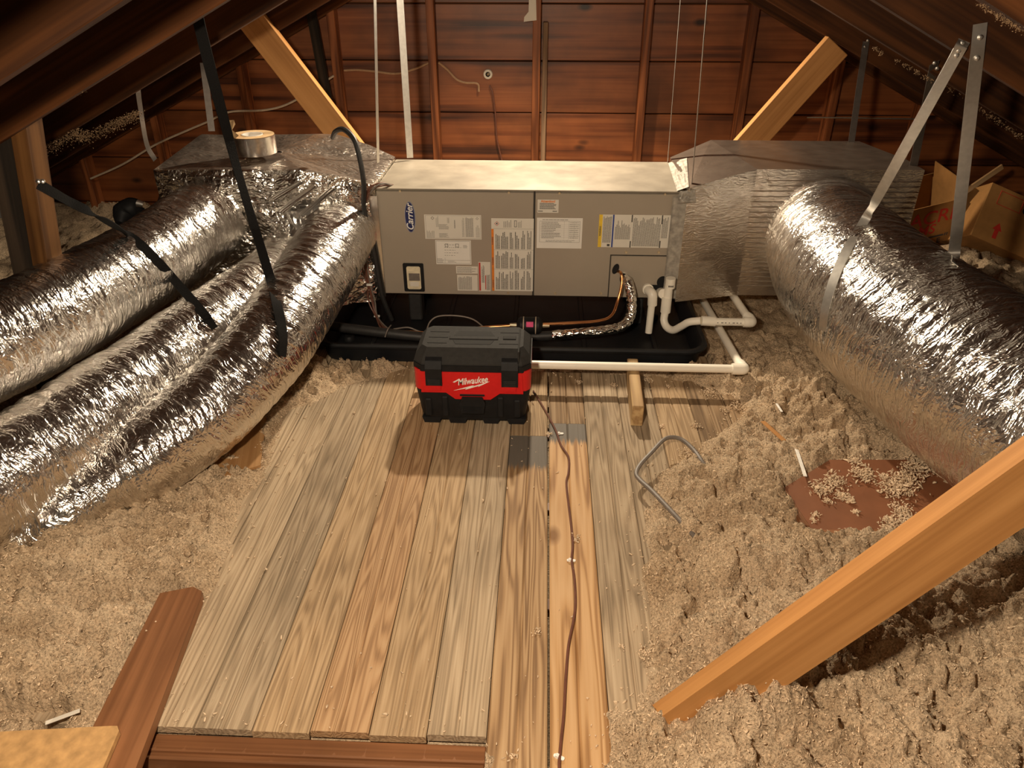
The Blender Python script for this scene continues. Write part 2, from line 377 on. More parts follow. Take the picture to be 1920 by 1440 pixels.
# --- floor: ceiling board below the joists, then the plank deck
fl = link('floor', MB().box((-3.7, -.6, -.26), (3.7, YW + .1, -.22)), 'plank_dark'); tag(fl, 'attic floor with its weathered plank deck', None, kind='structure')
def plank_mesh(L, w, t=.022):
    g = .004
    prof = [(-w / 2 + .001, -t), (w / 2 - .001, -t), (w / 2 - .001, -.003), (w / 2 - .005, 0), (g, 0), (0, -.004), (-g, 0), (-w / 2 + .005, 0), (-w / 2 + .001, -.003)]
    return MB().prism(prof, 0, 0, L)
def plank(x0, x1, y0, y1, mat, dz=0.0):
    m = Matrix(((0, -1, 0, (x0 + x1) / 2), (1, 0, 0, y0), (0, 0, 1, dz), (0, 0, 0, 1)))
    return link('plank', plank_mesh(y1 - y0, x1 - x0), mat, fl, m)
SEAM = [-1.28, -1.15, -1.02, -.887, -.757, -.624, -.494, -.361, -.232, -.099, .036, .175, .31, .445, .58, .715, .85]
STY = ['plank_grey', 'plank_grey', 'plank_grey', 'plank_grey', 'plank_grey', 'plank', 'plank_red', 'plank', 'plank_grey', None, None, 'plank_grey', 'plank_grey', 'plank', 'plank_dark', 'plank_dark']
for i, (a, b) in enumerate(zip(SEAM[:-1], SEAM[1:])):
    dz = random.uniform(-.0012, .0012)
    if b < -.05: plank(a, b, 1.03 + random.uniform(-.004, .004), 2.86, STY[i], dz)
    elif i == 9: plank(a, b, .5, 2.222, 'plank_patch', dz); plank(a, b, 2.224, 2.86, 'plank', dz)
    elif i == 10: plank(a + .004, b, .5, 2.308, 'plank_orange', dz); plank(a + .004, b, 2.311, 2.86, 'plank_dark', dz - .001)
    elif i == 11: plank(a, b, 1.106, 2.86, 'plank_grey', dz)
    elif i == 12: plank(a, b, 1.10, 2.86, 'plank_grey', dz)
    else: plank(a, b, 1.6, 2.86, STY[i], dz)
for y, x0, x1 in ((1.008, -1.35, -.10), (1.09, .18, .5), (1.45, -1.35, .9), (1.86, -1.35, .9), (2.27, -1.35, .9), (2.68, -1.35, .9)):
    link('joist', MB().box((0, -.02, -.19), (x1 - x0, .02, -.0235), .002), 'brown_board', fl, Matrix.Translation((x0, y, 0)))
# --- gable wall
wb = link('wall_back', MB().prism([(-3.3, -.25), (3.3, -.25), (3.3, .15), (0, 2.1), (-3.3, .15)], 1, YW + .026, YW + .06), 'sheath_wood')
tag(wb, 'gable end wall of dark red-brown boards behind studs', None, kind='structure')
zs = [-.2, .09, .377, .663, .952, 1.25, 1.54, 1.83]
for i in range(len(zs) - 1):
    z0, z1 = zs[i], zs[i + 1]; hw = min(3.3, (2.12 - z1) / RS + .2)
    mid = random.uniform(-.5, .5) if i in (1, 5) else 0
    m = Matrix.Translation((-hw, YW, (z0 + z1) / 2)) @ Matrix.Rotation(math.radians(random.uniform(-.5, .5)), 4, 'X')
    link('board', MB().box((0, 0, -(z1 - z0) / 2 + .003), (2 * hw, .024, (z1 - z0) / 2 - .003), .003), 'wall_wood', wb, m)
def stud(px, w=.045, d=.09, mat='stud_wood', tilt=0.0, y=None, top=None):
    x = py(px, 150, YW - d).x; zt = min(roofz(x) + .1, 1.95) if top is None else top
    return beam('stud', mat, (x + tilt, YW - d / 2 - .001, -.2), (x - tilt, YW - d / 2 - .001, zt), w, d, (0, -1, 0), wb)
for px in (632, 812, 1005, 1207, 1398, 1572, 1745, 452, 270, 110): stud(px)
stud(1021, .028, .06, 'stud_grey', top=1.16)
beam('stud', 'black_wood', py(583, 20, YW - .12), py(622, 230, YW - .12), .05, .04, (0, -1, 0), wb)
# --- roof: sheathing boards and rafters
ce = link('ceiling', MB().prism([(-3.7, roofz(3.7) + .23), (0, RZ + .23), (3.7, roofz(3.7) + .23), (3.7, roofz(3.7) + .26), (0, RZ + .27), (-3.7, roofz(3.7) + .26)], 1, -.4, YW + .08), 'sheath_wood')
tag(ce, 'dark sloping roof of boards carried on brown rafters', None, kind='structure')
ang = math.atan(RS); RH = .165; YR = [.9, 1.53, 2.2, 2.93, 3.9, 4.63]
for sd in (-1, 1):
    for k in range(19):
        s0 = .02 + k * .215; c, s_ = math.cos(ang), math.sin(ang)
        m = Matrix.Translation((sd * s0 * c, -.4, RZ + RH / c + .006 - s0 * s_)) @ Matrix(((0, sd * c, s_ * sd, 0), (1, 0, 0, 0), (0, -s_, c, 0), (0, 0, 0, 1)))
        link('sheathing_board', MB().box((0, .003, 0), (YW + .45, .21, .02), .002), 'sheath_wood', ce, m)
    for y in YR:
        off = Vector((sd * math.sin(ang), 0, math.cos(ang))) * RH / 2
        p0 = Vector((sd * .02, y, RZ)) + off; p1 = Vector((sd * 3.6, y, roofz(3.6))) + off
        beam('rafter', 'rafter_wood', p0, p1, .045, RH, (0, 0, 1), ce)
link('ridge_board', MB().box((0, -.015, -.02), (5.1, .015, .2), .002), 'rafter_wood', ce, Matrix(((0, -1, 0, 0), (1, 0, 0, -.4), (0, 0, 1, RZ), (0, 0, 0, 1))))

# ================================================================== LOOSE INSULATION
def world_poly(pix, z=0): return np.array([[pz(x, y, z).x, pz(x, y, z).y] for x, y in pix])
def sdist(X, Y, poly):                                  # signed distance, positive outside
    d = np.full(X.shape, 1e9); inside = np.zeros(X.shape, bool); n = len(poly)
    for i in range(n):
        ax, ay = poly[i]; bx, by = poly[(i + 1) % n]; ex, ey = bx - ax, by - ay
        t = np.clip(((X - ax) * ex + (Y - ay) * ey) / (ex * ex + ey * ey), 0, 1)
        d = np.minimum(d, (X - ax - t * ex) ** 2 + (Y - ay - t * ey) ** 2)
        c = ((ay > Y) != (by > Y)) & (X < (bx - ax) * (Y - ay) / (by - ay + 1e-12) + ax); inside ^= c
    return np.where(inside, -1, 1) * np.sqrt(d)
DECK = world_poly([(255, 1352), (330, 1210), (395, 1090), (430, 1010), (450, 940), (500, 870), (520, 800), (560, 765), (632, 725), (700, 712), (780, 690), (870, 694),
    (1000, 694), (1180, 697), (1300, 712), (1310, 722), (1390, 752), (1398, 778), (1340, 830), (1318, 848), (1250, 872), (1225, 930), (1196, 960), (1193, 1010), (1215, 1060),
    (1205, 1100), (1222, 1180), (1215, 1240), (1232, 1290), (1190, 1338), (1142, 1346), (1136, 1445), (1150, 1700), (913, 1700), (913, 1395)])
PANEL = world_poly([(1468, 918), (1560, 862), (1700, 862), (1800, 935), (1710, 1000), (1522, 1006)], .05)
BOARD = world_poly([(105, 1500), (300, 1112), (375, 1100), (380, 1114), (232, 1500)], .03)
PLY = world_poly([(500, 755), (480, 862), (420, 878), (340, 890), (440, 740)])
def smooth(a, lo, hi):
    t = np.clip((a - lo) / (hi - lo), 0, 1); return t * t * (3 - 2 * t)
def insul_h(X, Y):
    wob = (fbm(X * 9, Y * 9, 4, 5) - .5) * .10
    d = sdist(X, Y, DECK) + wob
    d = np.where((X > -.88) & (X < -.08) & (Y > .99) & (Y < 1.12), np.minimum(d, -.03), d)
    big = fbm(X * 1.8, Y * 1.8, 3, 1); med = fbm(X * 7, Y * 7, 4, 2)
    rise = smooth(d, -.005, .05) * .030 + smooth(d, .02, .30) * .045
    h = -.035 + .035 * smooth(d, -.02, .0) + rise + smooth(d, .0, .2) * ((big - .5) * .10 + (med - .5) * .075)
    # old flattened, dusty insulation around the pan and out to the eaves
    back = smooth(Y, 2.62, 2.95); h = h * (1 - back) + back * (.015 + (big - .5) * .05 + (med - .5) * .05)
    left = smooth(-X, 1.5, 2.0); h = h + left * (big - .3) * .16 * smooth(Y, 2.6, 3.4)
    right = smooth(X, 1.5, 1.9); h = h + right * (.05 + (big - .4) * .14)
    h = h + .075 * np.exp(-((X - .50) / .12) ** 2 - ((Y - 1.07) / .06) ** 2)              # drift against the brace foot
    p = sdist(X, Y, PANEL); k = 1 - smooth(p, -.02, .03); h = h * (1 - k) + k * np.minimum(h, .018)
    h = np.where((X > -.94) & (X < -.100) & (Y < 1.032), -.30, h)                     # the hatch opening
    h = np.where((X < -.9) & (Y < 1.05), np.minimum(h, .004), h)
    k = 1 - smooth(sdist(X, Y, BOARD), .0, .035); h = h * (1 - k) + k * np.minimum(h, -.004)
    k = 1 - smooth(sdist(X, Y, PLY), .0, .03); h = h * (1 - k) + k * np.minimum(h, -.01)
    h = np.where((X > -.96) & (X < .72) & (Y > 2.72) & (Y < 3.75), np.minimum(h, -.03), h)
    return h, d
def grid_insulation():
    xs = np.concatenate([np.arange(-3.3, -1.9, .02), np.arange(-1.9, -1.35, .0085), np.arange(-1.35, 1.35, .0062), np.arange(1.35, 1.9, .0085), np.arange(1.9, 3.3, .02)])
    ys = np.concatenate([np.arange(.55, .9, .012), np.arange(.9, 2.75, .0062), np.arange(2.75, 2.95, .0085), np.arange(2.95, YW - .01, .014)])
    X, Y = np.meshgrid(xs, ys, indexing='ij')
    h, d = insul_h(X, Y)
    amp = smooth(d, -.01, .06) * (1 - .45 * smooth(Y, 2.65, 2.95) * (X < 1.4))
    wx, wy = X + (fbm(X * 10, Y * 10, 2, 71) - .5) * .07, Y + (fbm(X * 10, Y * 10, 2, 81) - .5) * .07
    def bil(k, s):
        c, q = math.cos(s * 1.7), math.sin(s * 1.7); return np.abs(2 * vnoise((wx * c - wy * q) * k, (wx * q + wy * c) * k, None, s) - 1)                   # rounded clumps with sharp creases between
    t = .024 * bil(12, 21) + .018 * bil(19, 25) + .019 * bil(38, 22) + .014 * bil(74, 23) + .009 * (vnoise(X * 150, Y * 150, None, 3) - .5)
    pit = smooth(fbm((X * .8 - Y * .6) * 16, (X * .6 + Y * .8) * 16, 3, 41), .54, .70) * .042
    Z = h + amp * (t - .016 - pit)
    X = X + amp * (vnoise(X * 60, Y * 60, None, 51) - .5) * .008; Y2 = Y + amp * (vnoise(X * 60, Y * 60, None, 61) - .5) * .008
    nx, ny = X.shape
    co = np.stack([X, Y2, Z], -1).reshape(-1, 3)
    a = (np.arange(nx - 1)[:, None] * ny + np.arange(ny - 1)[None, :])
    q = np.stack([a, a + ny, a + ny + 1, a + 1], -1).reshape(-1, 4)
    return co, q, xs, ys, Z
def surf(x, y):                                         # height of the finished fibre surface
    i = np.clip(np.searchsorted(GXS, x), 1, len(GXS) - 1); j = np.clip(np.searchsorted(GYS, y), 1, len(GYS) - 1)
    return GZ[i, j]
def fast_mesh(name, co, faces, smoothf=True):
    me = bpy.data.meshes.new(name); k = faces.shape[1]
    me.vertices.add(len(co)); me.vertices.foreach_set('co', co.astype(np.float32).ravel())
    me.loops.add(faces.size); me.loops.foreach_set('vertex_index', faces.astype(np.int32).ravel())
    me.polygons.add(len(faces)); me.polygons.foreach_set('loop_start', np.arange(0, faces.size, k, dtype=np.int32))
    if smoothf: me.polygons.foreach_set('use_smooth', np.ones(len(faces), bool))
    me.update(calc_edges=True); me.validate(); return me
co, q, GXS, GYS, GZ = grid_insulation()
ins = link('loose_insulation', fast_mesh('loose_insulation', co, q), 'insulation')
tag(ins, 'tan blown-in fibre insulation heaped around the plank deck', 'insulation', kind='stuff')
# nuggets of fibre: small irregular lumps joined into one mesh
PHI = (1 + 5 ** .5) / 2
ICO = np.array([(-1, PHI, 0), (1, PHI, 0), (-1, -PHI, 0), (1, -PHI, 0), (0, -1, PHI), (0, 1, PHI), (0, -1, -PHI), (0, 1, -PHI), (PHI, 0, -1), (PHI, 0, 1), (-PHI, 0, -1), (-PHI, 0, 1)]) / 1.9
ICF = np.array([(0, 11, 5), (0, 5, 1), (0, 1, 7), (0, 7, 10), (0, 10, 11), (1, 5, 9), (5, 11, 4), (11, 10, 2), (10, 7, 6), (7, 1, 8), (3, 9, 4), (3, 4, 2), (3, 2, 6), (3, 6, 8), (3, 8, 9), (4, 9, 5), (2, 4, 11), (6, 2, 10), (8, 6, 7), (9, 8, 1)])
def nuggets(pos, size):
    """ragged slivers of fibre in every direction"""
    n = len(pos); j = RNG.uniform(.45, 1.4, (n, 12, 1)); sc = np.stack([RNG.uniform(.7, 2.4, n), RNG.uniform(.3, .9, n), RNG.uniform(.25, .7, n)], -1)[:, None, :]
    v = ICO[None] * j * sc * size[:, None, None]
    q = RNG.normal(0, 1, (n, 4)); q[:, 1:3] *= .5; q /= np.linalg.norm(q, axis=1)[:, None]; w, x, y, z = q.T
    R = np.stack([1 - 2 * (y * y + z * z), 2 * (x * y - w * z), 2 * (x * z + w * y), 2 * (x * y + w * z), 1 - 2 * (x * x + z * z), 2 * (y * z - w * x), 2 * (x * z - w * y), 2 * (y * z + w * x), 1 - 2 * (x * x + y * y)], -1).reshape(n, 3, 3)
    v = np.einsum('nij,nkj->nki', R, v) + pos[:, None, :]
    f = (ICF[None] + (np.arange(n) * 12)[:, None, None]).reshape(-1, 3)
    return v.reshape(-1, 3), f
n = 70000
X = RNG.uniform(-1.75, 1.75, n); Y = .85 + 1.95 * RNG.uniform(0, 1, n) ** 1.2
h, d = insul_h(X, Y); keep = (d > -.01) & (h > -.1); X, Y, h, d = X[keep], Y[keep], h[keep], d[keep]
pos = np.stack([X, Y, surf(X, Y) + RNG.uniform(-.001, .004, len(X))], -1)
size = RNG.uniform(.0011, .0036, len(X))
v, f = nuggets(pos, size)
o = link('insulation_tufts', fast_mesh('insulation_tufts', v, f, False), 'tuft')
tag(o, 'small loose tufts of fibre over the heaped insulation', 'insulation', kind='stuff')
# crumbs on the deck, denser by its edges
n = 9000
X = RNG.uniform(-1.0, .75, n); Y = RNG.uniform(.85, 2.8, n); dd = sdist(X, Y, DECK)
keep = (dd < 0) & (RNG.uniform(0, 1, n) < .03 + .9 * np.exp(dd / .035)) & ~((X > -.94) & (X < -.1) & (Y < 1.04))
X, Y = X[keep], Y[keep]; size = RNG.uniform(.0012, .0045, len(X))
pos = [np.stack([X, Y, size * .5], -1)]; sz = [size]
clumps = [(1290, 850, .03), (1305, 800, .018), (1240, 700, .02), (1252, 725, .012), (1085, 718, .014), (1150, 724, .014), (1215, 715, .02), (1360, 770, .02), (1006, 1186, .012),
          (1080, 1010, .012), (1030, 815, .012), (1385, 765, .03), (1330, 740, .03), (1212, 1225, .02), (1165, 1215, .008), (960, 1420, .010), (1240, 800, .012)]
for (x, y, r) in clumps:
    c = pz(x, y); k = int(26 * (r / .012) ** 1.6)
    p = RNG.normal(0, r * .5, (k, 3)); p[:, 2] = np.abs(p[:, 2]) * .7; pos.append(p + np.array([c.x, c.y, .001])); sz.append(RNG.uniform(.0015, .004, k))
# tufts lying on the loose brown panel
for (x, y, r) in ((1620, 892, .035), (1600, 865, .022), (1660, 895, .014), (1540, 920, .03), (1565, 905, .03), (1575, 928, .016), (1552, 940, .012), (1530, 965, .012), (1525, 975, .008), (1605, 960, .010), (1670, 985, .03),
                  (1690, 960, .03), (1680, 920, .045), (1700, 900, .04), (1720, 880, .04), (1700, 985, .03), (1590, 935, .02)):
    c = pz(x, y, .06); k = int(34 * (r / .012) ** 1.75)
    p = RNG.normal(0, r * .55, (k, 3)); p[:, 2] = np.abs(p[:, 2]) * .6; pos.append(p + np.array([c.x, c.y, .058])); sz.append(RNG.uniform(.002, .0055, k))
v, f = nuggets(np.concatenate(pos), np.concatenate(sz))
o = link('insulation_crumbs', fast_mesh('insulation_crumbs', v, f, False), 'tuft')
tag(o, 'stray crumbs of insulation scattered over planks and loose brown sheet', 'insulation', kind='stuff')

# ================================================================== AIR HANDLER
YF = 3.10; UX0, UX1, UZ0, UZ1, YB = -.702, .585, .165, .642, 3.60
ah = thing('air_handler', 'beige-grey metal air handler lying across a black drain pan', 'air handler', ((UX0 + UX1) / 2, YF + .2, UZ0))
def U(px, py_): p = py(px, py_, YF); return p.x, p.z
m = MB().box((UX0, YF + .012, UZ0), (UX1, YB, UZ1 - .003), .004)
link('cabinet', m, 'cabinet', ah)
link('top_panel', MB().box((UX0 - .002, YF - .004, UZ1 - .006), (UX1 + .002, YB + .003, UZ1), .002), 'cabinet_top', ah)
XS = U(1001, 450)[0]
def panel(name, x0, x1, z0, z1, y0=YF, y1=YF + .014, mat='cabinet'):
    return link(name, MB().box((x0, y0, z0), (x1, y1, z1), .0025), mat, ah)
pL = panel('door_panel', UX0, XS - .0035, UZ0, UZ1 - .012); pR = panel('door_panel', XS + .0035, UX1, UZ0, UZ1 - .012)
link('panel_joint', MB().box((XS - .0036, YF + .004, UZ0), (XS + .0036, YF + .015, UZ1 - .006)), 'seam_dark', ah)
ax0, az1 = U(1146, 479)
link('panel_joint', MB().box((ax0 - .004, YF - .001, UZ0), (ax0, YF + .002, az1 + .004)).box((ax0, YF - .001, az1), (UX1 - .03, YF + .002, az1 + .004)), 'seam_dark', ah)
cv = panel('coil_cover', ax0, UX1 - .028, UZ0 + .001, az1, YF - .006, YF + .002)
def disc(name, px, py_, r, mat, par, th=.004, n=14, y=YF):
    x, z = U(px, py_); return link(name, MB().cyl((x, y - th, z), (x, y + .001, z), r * .8, r, n), mat, par, smooth=True)
for (px, q) in ((750, 358), (954, 361), (1049, 362), (1247, 364), (953, 549), (1041, 550), (1127, 550), (1174, 473), (1235, 473)): disc('screw', px, q, .006, 'brass', ah, .005)
# --- logo badge, reading upwards
lx, lz = U(769, 407)
def ell(a, b, n=44): return [(lx + a * math.cos(2 * math.pi * k / n), lz + b * math.sin(2 * math.pi * k / n)) for k in range(n)]
bd = link('logo_badge', MB().prism(ell(.0232, .068), 1, YF - .003, YF), 'logo_rim', ah, smooth=True); bd['label'] = 'dark blue oval maker badge with white lettering'
link('badge_field', MB().prism(ell(.0214, .066), 1, YF - .0036, YF - .002), 'logo_blue', bd)
ring = MB()
E1, E2 = ell(.0202, .0645), ell(.0195, .0637)
for k in range(44): ring.quad((E1[k][0], YF - .0038, E1[k][1]), (E1[(k + 1) % 44][0], YF - .0038, E1[(k + 1) % 44][1]), (E2[(k + 1) % 44][0], YF - .0038, E2[(k + 1) % 44][1]), (E2[k][0], YF - .0038, E2[k][1]))
link('badge_ring', ring, 'logo_rim', bd)
def text(name, s, size, mat, par, mw, shear=0.0, offset=0.0, ext=.0004, sx=1.0, align='CENTER', space=1.0):
    c = bpy.data.curves.new(name, 'FONT'); c.body = s; c.size = size; c.shear = shear; c.offset = offset; c.extrude = ext
    c.align_x = align; c.align_y = 'CENTER'; c.resolution_u = 4; c.space_character = space
    t = bpy.data.objects.new(name + '_curve', c); COL.objects.link(t)
    bpy.context.view_layer.update()
    me = bpy.data.meshes.new_from_object(t.evaluated_get(bpy.context.evaluated_depsgraph_get())); bpy.data.objects.remove(t); bpy.data.curves.remove(c)
    me.materials.clear()
    return link(name, me, mat, par, Matrix(mw) @ Matrix.Diagonal((sx, 1, 1, 1)))
def facing(x, y, z, rot=0.0):                            # text plane facing -Y; rot = 90 reads upwards
    return Matrix.Translation((x, y, z)) @ Matrix.Rotation(math.pi / 2, 4, 'X') @ Matrix.Rotation(math.radians(rot), 4, 'Z')
text('lettering', 'Carrier', .041, 'white_ink', bd, facing(lx, YF - .0042, lz, 90), .28, .0006, sx=.93)
# --- stickers
def sticker(name, x0p, y0p, x1p, y1p, mat='paper', label=None):
    a, b = U(x0p, y0p), U(x1p, y1p); x0, x1, z1, z0 = a[0], b[0], a[1], b[1]
    s = link(name, MB().box((x0, YF - .0012, z0), (x1, YF, z1)), mat, ah)
    if label: s['label'] = label
    return s, x0, z0, x1 - x0, z1 - z0
YP = YF - .0016
def pq(m, x0, z0, x1, z1): m.quad((x0, YP, z0), (x1, YP, z0), (x1, YP, z1), (x0, YP, z1))
def hlines(m, S, u0, u1, v0, v1, n, fill=.55, gap=.12, ragged=.3):
    _, x, z, w, h = S
    for i in range(n):
        vv = v0 + (v1 - v0) * (i + .5) / n; th = (v1 - v0) / n * fill / 2; u = u0; end = u1 - random.random() * ragged * (u1 - u0)
        while u < end:
            k = random.uniform(.04, .13) * (u1 - u0); e = min(u + k, end); pq(m, x + u * w, z + (vv - th) * h, x + e * w, z + (vv + th) * h); u = e + gap * .1 * (u1 - u0)
def vlines(m, S, u0, u1, v0, v1, n, fill=.5, gap=.12, ragged=.3):
    _, x, z, w, h = S
    for i in range(n):
        uu = u0 + (u1 - u0) * (i + .5) / n; th = (u1 - u0) / n * fill / 2; v = v0; end = v1 - random.random() * ragged * (v1 - v0)
        while v < end:
            k = random.uniform(.04, .13) * (v1 - v0); e = min(v + k, end); pq(m, x + (uu - th) * w, z + v * h, x + (uu + th) * w, z + e * h); v = e + gap * .1 * (v1 - v0)
def rect(m, S, u0, v0, u1, v1): pq(m, S[1] + u0 * S[3], S[2] + v0 * S[4], S[1] + u1 * S[3], S[2] + v1 * S[4])
def frame(m, S, u0, v0, u1, v1, t):
    rect(m, S, u0, v0, u1, v0 + t); rect(m, S, u0, v1 - t, u1, v1); rect(m, S, u0, v0, u0 + t * S[4] / S[3], v1); rect(m, S, u1 - t * S[4] / S[3], v0, u1, v1)
def diamond(m, S, u, v, r, hole=0.0):
    cx, cz = S[1] + u * S[3], S[2] + v * S[4]; P = [(cx, cz - r), (cx + r, cz), (cx, cz + r), (cx - r, cz)]
    Q = [(cx + (a - cx) * hole, cz + (b - cz) * hole) for a, b in P]
    for k in range(4): j = (k + 1) % 4; m.quad((P[k][0], YP - .0001, P[k][1]), (P[j][0], YP - .0001, P[j][1]), (Q[j][0], YP - .0001, Q[j][1]), (Q[k][0], YP - .0001, Q[k][1]))
# rating plate (wide, upper)
S = sticker('rating_label', 795, 402, 903, 449); m = MB()
vlines(m, S, .03, .17, .05, .35, 7, .4); vlines(m, S, .2, .25, .5, .95, 3, .35); hlines(m, S, .25, .43, .06, .25, 6, .45); hlines(m, S, .25, .43, .4, .62, 6, .45); vlines(m, S, .40, .44, .66, .92, 3, .4)
vlines(m, S, .52, .545, .45, .92, 1, .6); vlines(m, S, .66, .70, .1, .9, 3, .4); vlines(m, S, .90, .97, .08, .6, 4, .35)
frame(m, S, .02, .03, .985, .97, .008); link('print', m, 'ink_soft', S[0]); m = MB(); vlines(m, S, .72, .86, .1, .92, 11, .55, .06, .1); link('print', m, 'ink_soft', S[0])
for u_, r_ in ((.145, .0075), (.93, .006)): m = MB(); diamond(m, S, u_, .86, r_, .72); link('symbol', m, 'ink', S[0])
# wiring diagram
S = sticker('wiring_label', 816, 450, 884, 496, 'paper_white'); m = MB(); frame(m, S, .02, .04, .98, .97, .012); rect(m, S, .25, .17, .98, .18); rect(m, S, .25, .04, .255, .28)
for k in range(5): hlines(m, S, .25, .75, .35 + .11 * k, .40 + .11 * k, 1, .35, .5, .4)
frame(m, S, .27, .72, .36, .86, .02); frame(m, S, .56, .72, .66, .86, .02); hlines(m, S, .33, .6, .08, .15, 2, .4); hlines(m, S, .02, .24, .06, .25, 4, .4); hlines(m, S, .78, .92, .68, .82, 3, .4); link('print', m, 'ink_soft', S[0])
# large warning label
S = sticker('warning_label', 921, 409, 999, 546); m = MB(); rect(m, S, 0, 0, .055, .86); link('orange_band', m, 'orange_ink', S[0])
m = MB()
for (v0, v1) in ((.02, .30), (.32, .57), (.59, .84)):
    for (u0, u1, n) in ((.09, .20, 3), (.22, .40, 5), (.43, .52, 3), (.55, .66, 3), (.70, .80, 3), (.84, .95, 4)): vlines(m, S, u0, u1, v0, v1, n, .5, .08, .45)
link('print', m, 'ink', S[0])
for v_ in (.861, .578, .308): m = MB(); rect(m, S, .055, v_, 1, v_ + .003); link('rule', m, 'ink_soft', S[0])
m = MB(); vlines(m, S, .28, .48, .88, .98, 5, .4); vlines(m, S, .62, .72, .88, .98, 4, .4); frame(m, S, .54, .885, .60, .975, .008); link('print', m, 'ink_soft', S[0])
m = MB(); diamond(m, S, .13, .93, .0105, .80); link('hazard_diamond', m, 'red_ink', S[0])
m = MB(); cx, cz = S[1] + .13 * S[3], S[2] + .93 * S[4]
m.add([(cx - .003, YP, cz - .003), (cx + .003, YP, cz - .003), (cx + .0035, YP, cz), (cx + .001, YP, cz + .005), (cx - .003, YP, cz + .001)], [(0, 1, 2, 3, 4)]); link('flame', m, 'ink', S[0])
for v in (.10, .42, .70): text('lettering', 'WARNING', .0075, 'ink', S[0], facing(S[1] + .028 * S[3], YP - .0002, S[2] + v * S[4], 90), 0, .0002, .0001)
# small labels left of the warning label
S = sticker('red_strip_label', 897, 491, 920, 546); m = MB(); rect(m, S, .03, .02, .17, .98); rect(m, S, .55, .06, .62, .55); link('red_band', m, 'red_ink', S[0])
m = MB(); vlines(m, S, .25, .5, .3, .95, 4, .5); vlines(m, S, .66, .95, .04, .6, 5, .5, .1, .1); link('print', m, 'ink', S[0])
S = sticker('small_label', 855, 499, 896, 513); m = MB(); hlines(m, S, .04, .96, .08, .92, 5, .45); link('print', m, 'ink_soft', S[0])
S = sticker('small_label', 857, 515, 896, 545); m = MB(); vlines(m, S, .05, .72, .06, .94, 12, .55, .06, .15); link('print', m, 'ink_soft', S[0])
# right-hand door
S = sticker('attention_label', 1008, 374, 1047, 399, 'paper'); m = MB(); hlines(m, S, .1, .92, .26, .76, 6, .5, .08, .2); hlines(m, S, .03, .3, .08, .16, 1, .8); hlines(m, S, .72, .96, .08, .16, 1, .8); link('print', m, 'ink', S[0])
text('lettering', 'Attention!', .0145, 'orange_ink', S[0], facing(S[1] + .5 * S[3], YP - .0002, S[2] + .87 * S[4]), 0, .0005, .0001)
S = sticker('data_sheet', 1007, 408, 1090, 466, 'paper_white'); m = MB(); frame(m, S, .06, .2, .95, .90, .008)
for k in range(1, 9): rect(m, S, .06, .30 + .06 * k, .95, .303 + .06 * k)
for u in (.6, .7, .82): rect(m, S, u, .3, u + .003, .9)
hlines(m, S, .1, .55, .32, .88, 11, .4, .1, .4); hlines(m, S, .72, .93, .32, .88, 9, .35, .4, .1); hlines(m, S, .2, .9, .21, .28, 2, .35); hlines(m, S, .12, .9, .92, .96, 1, .5); link('print', m, 'ink_soft', S[0])
S = sticker('refrigerant_label', 1124, 402, 1264, 465); m = MB(); rect(m, S, 0, 0, .045, 1); link('yellow_band', m, 'yellow_ink', S[0]); m = MB(); rect(m, S, .175, 0, .195, 1); link('blue_band', m, 'blue_ink', S[0])
m = MB(); vlines(m, S, .055, .165, .14, .97, 8, .62, .05, .1); vlines(m, S, .21, .41, .25, .86, 13, .6, .05, .5); vlines(m, S, .44, .80, .04, .95, 22, .6, .05, .3); vlines(m, S, .81, .89, .3, .95, 5, .6, .05, .2); link('print', m, 'ink_soft', S[0])
for q_ in ((.415, 0, .43, .2), (.415, .78, .43, 1), (.80, 0, .815, .22), (.80, .73, .815, 1), (.12, .03, .155, .1)): m = MB(); rect(m, S, *q_); link('black_bar', m, 'ink', S[0])
text('lettering', 'R-454B', .028, 'ink', S[0], facing(S[1] + .945 * S[3], YP - .0002, S[2] + .26 * S[4], 90), 0, .0003, .0001)
text('lettering', 'WARNING', .009, 'ink', S[0], facing(S[1] + .022 * S[3], YP - .0002, S[2] + .5 * S[4], 90), 0, .0003, .0001)
# breaker window
x0, z1 = U(755, 493); x1, z0 = U(797, 546)
def rrect(x0, z0, x1, z1, r, n=5):
    P = []
    for cx, cz, a in ((x1 - r, z1 - r, 0), (x0 + r, z1 - r, 90), (x0 + r, z0 + r, 180), (x1 - r, z0 + r, 270)):
        for k in range(n + 1): t = math.radians(a + 90 * k / n); P.append((cx + r * math.cos(t), cz + r * math.sin(t)))
    return P
bz = link('breaker_window', MB().prism(rrect(x0, z0, x1, z1, .006), 1, YF - .006, YF), 'black_plastic', ah); w_, h_ = x1 - x0, z1 - z0
link('window_insert', MB().prism(rrect(x0 + .17 * w_, z0 + .09 * h_, x1 - .16 * w_, z1 - .1 * h_, .008), 1, YF - .0075, YF - .004), 'clear', bz)
link('breaker_switch', MB().box((x0 + .27 * w_, YF - .010, z0 + .40 * h_), (x1 - .2 * w_, YF - .006, z0 + .66 * h_), .001), 'grey_wire', bz)
link('switch_plate', MB().box((x0 + .3 * w_, YF - .0085, z0 + .19 * h_), (x1 - .27 * w_, YF - .006, z0 + .36 * h_), .001), 'paper', bz)
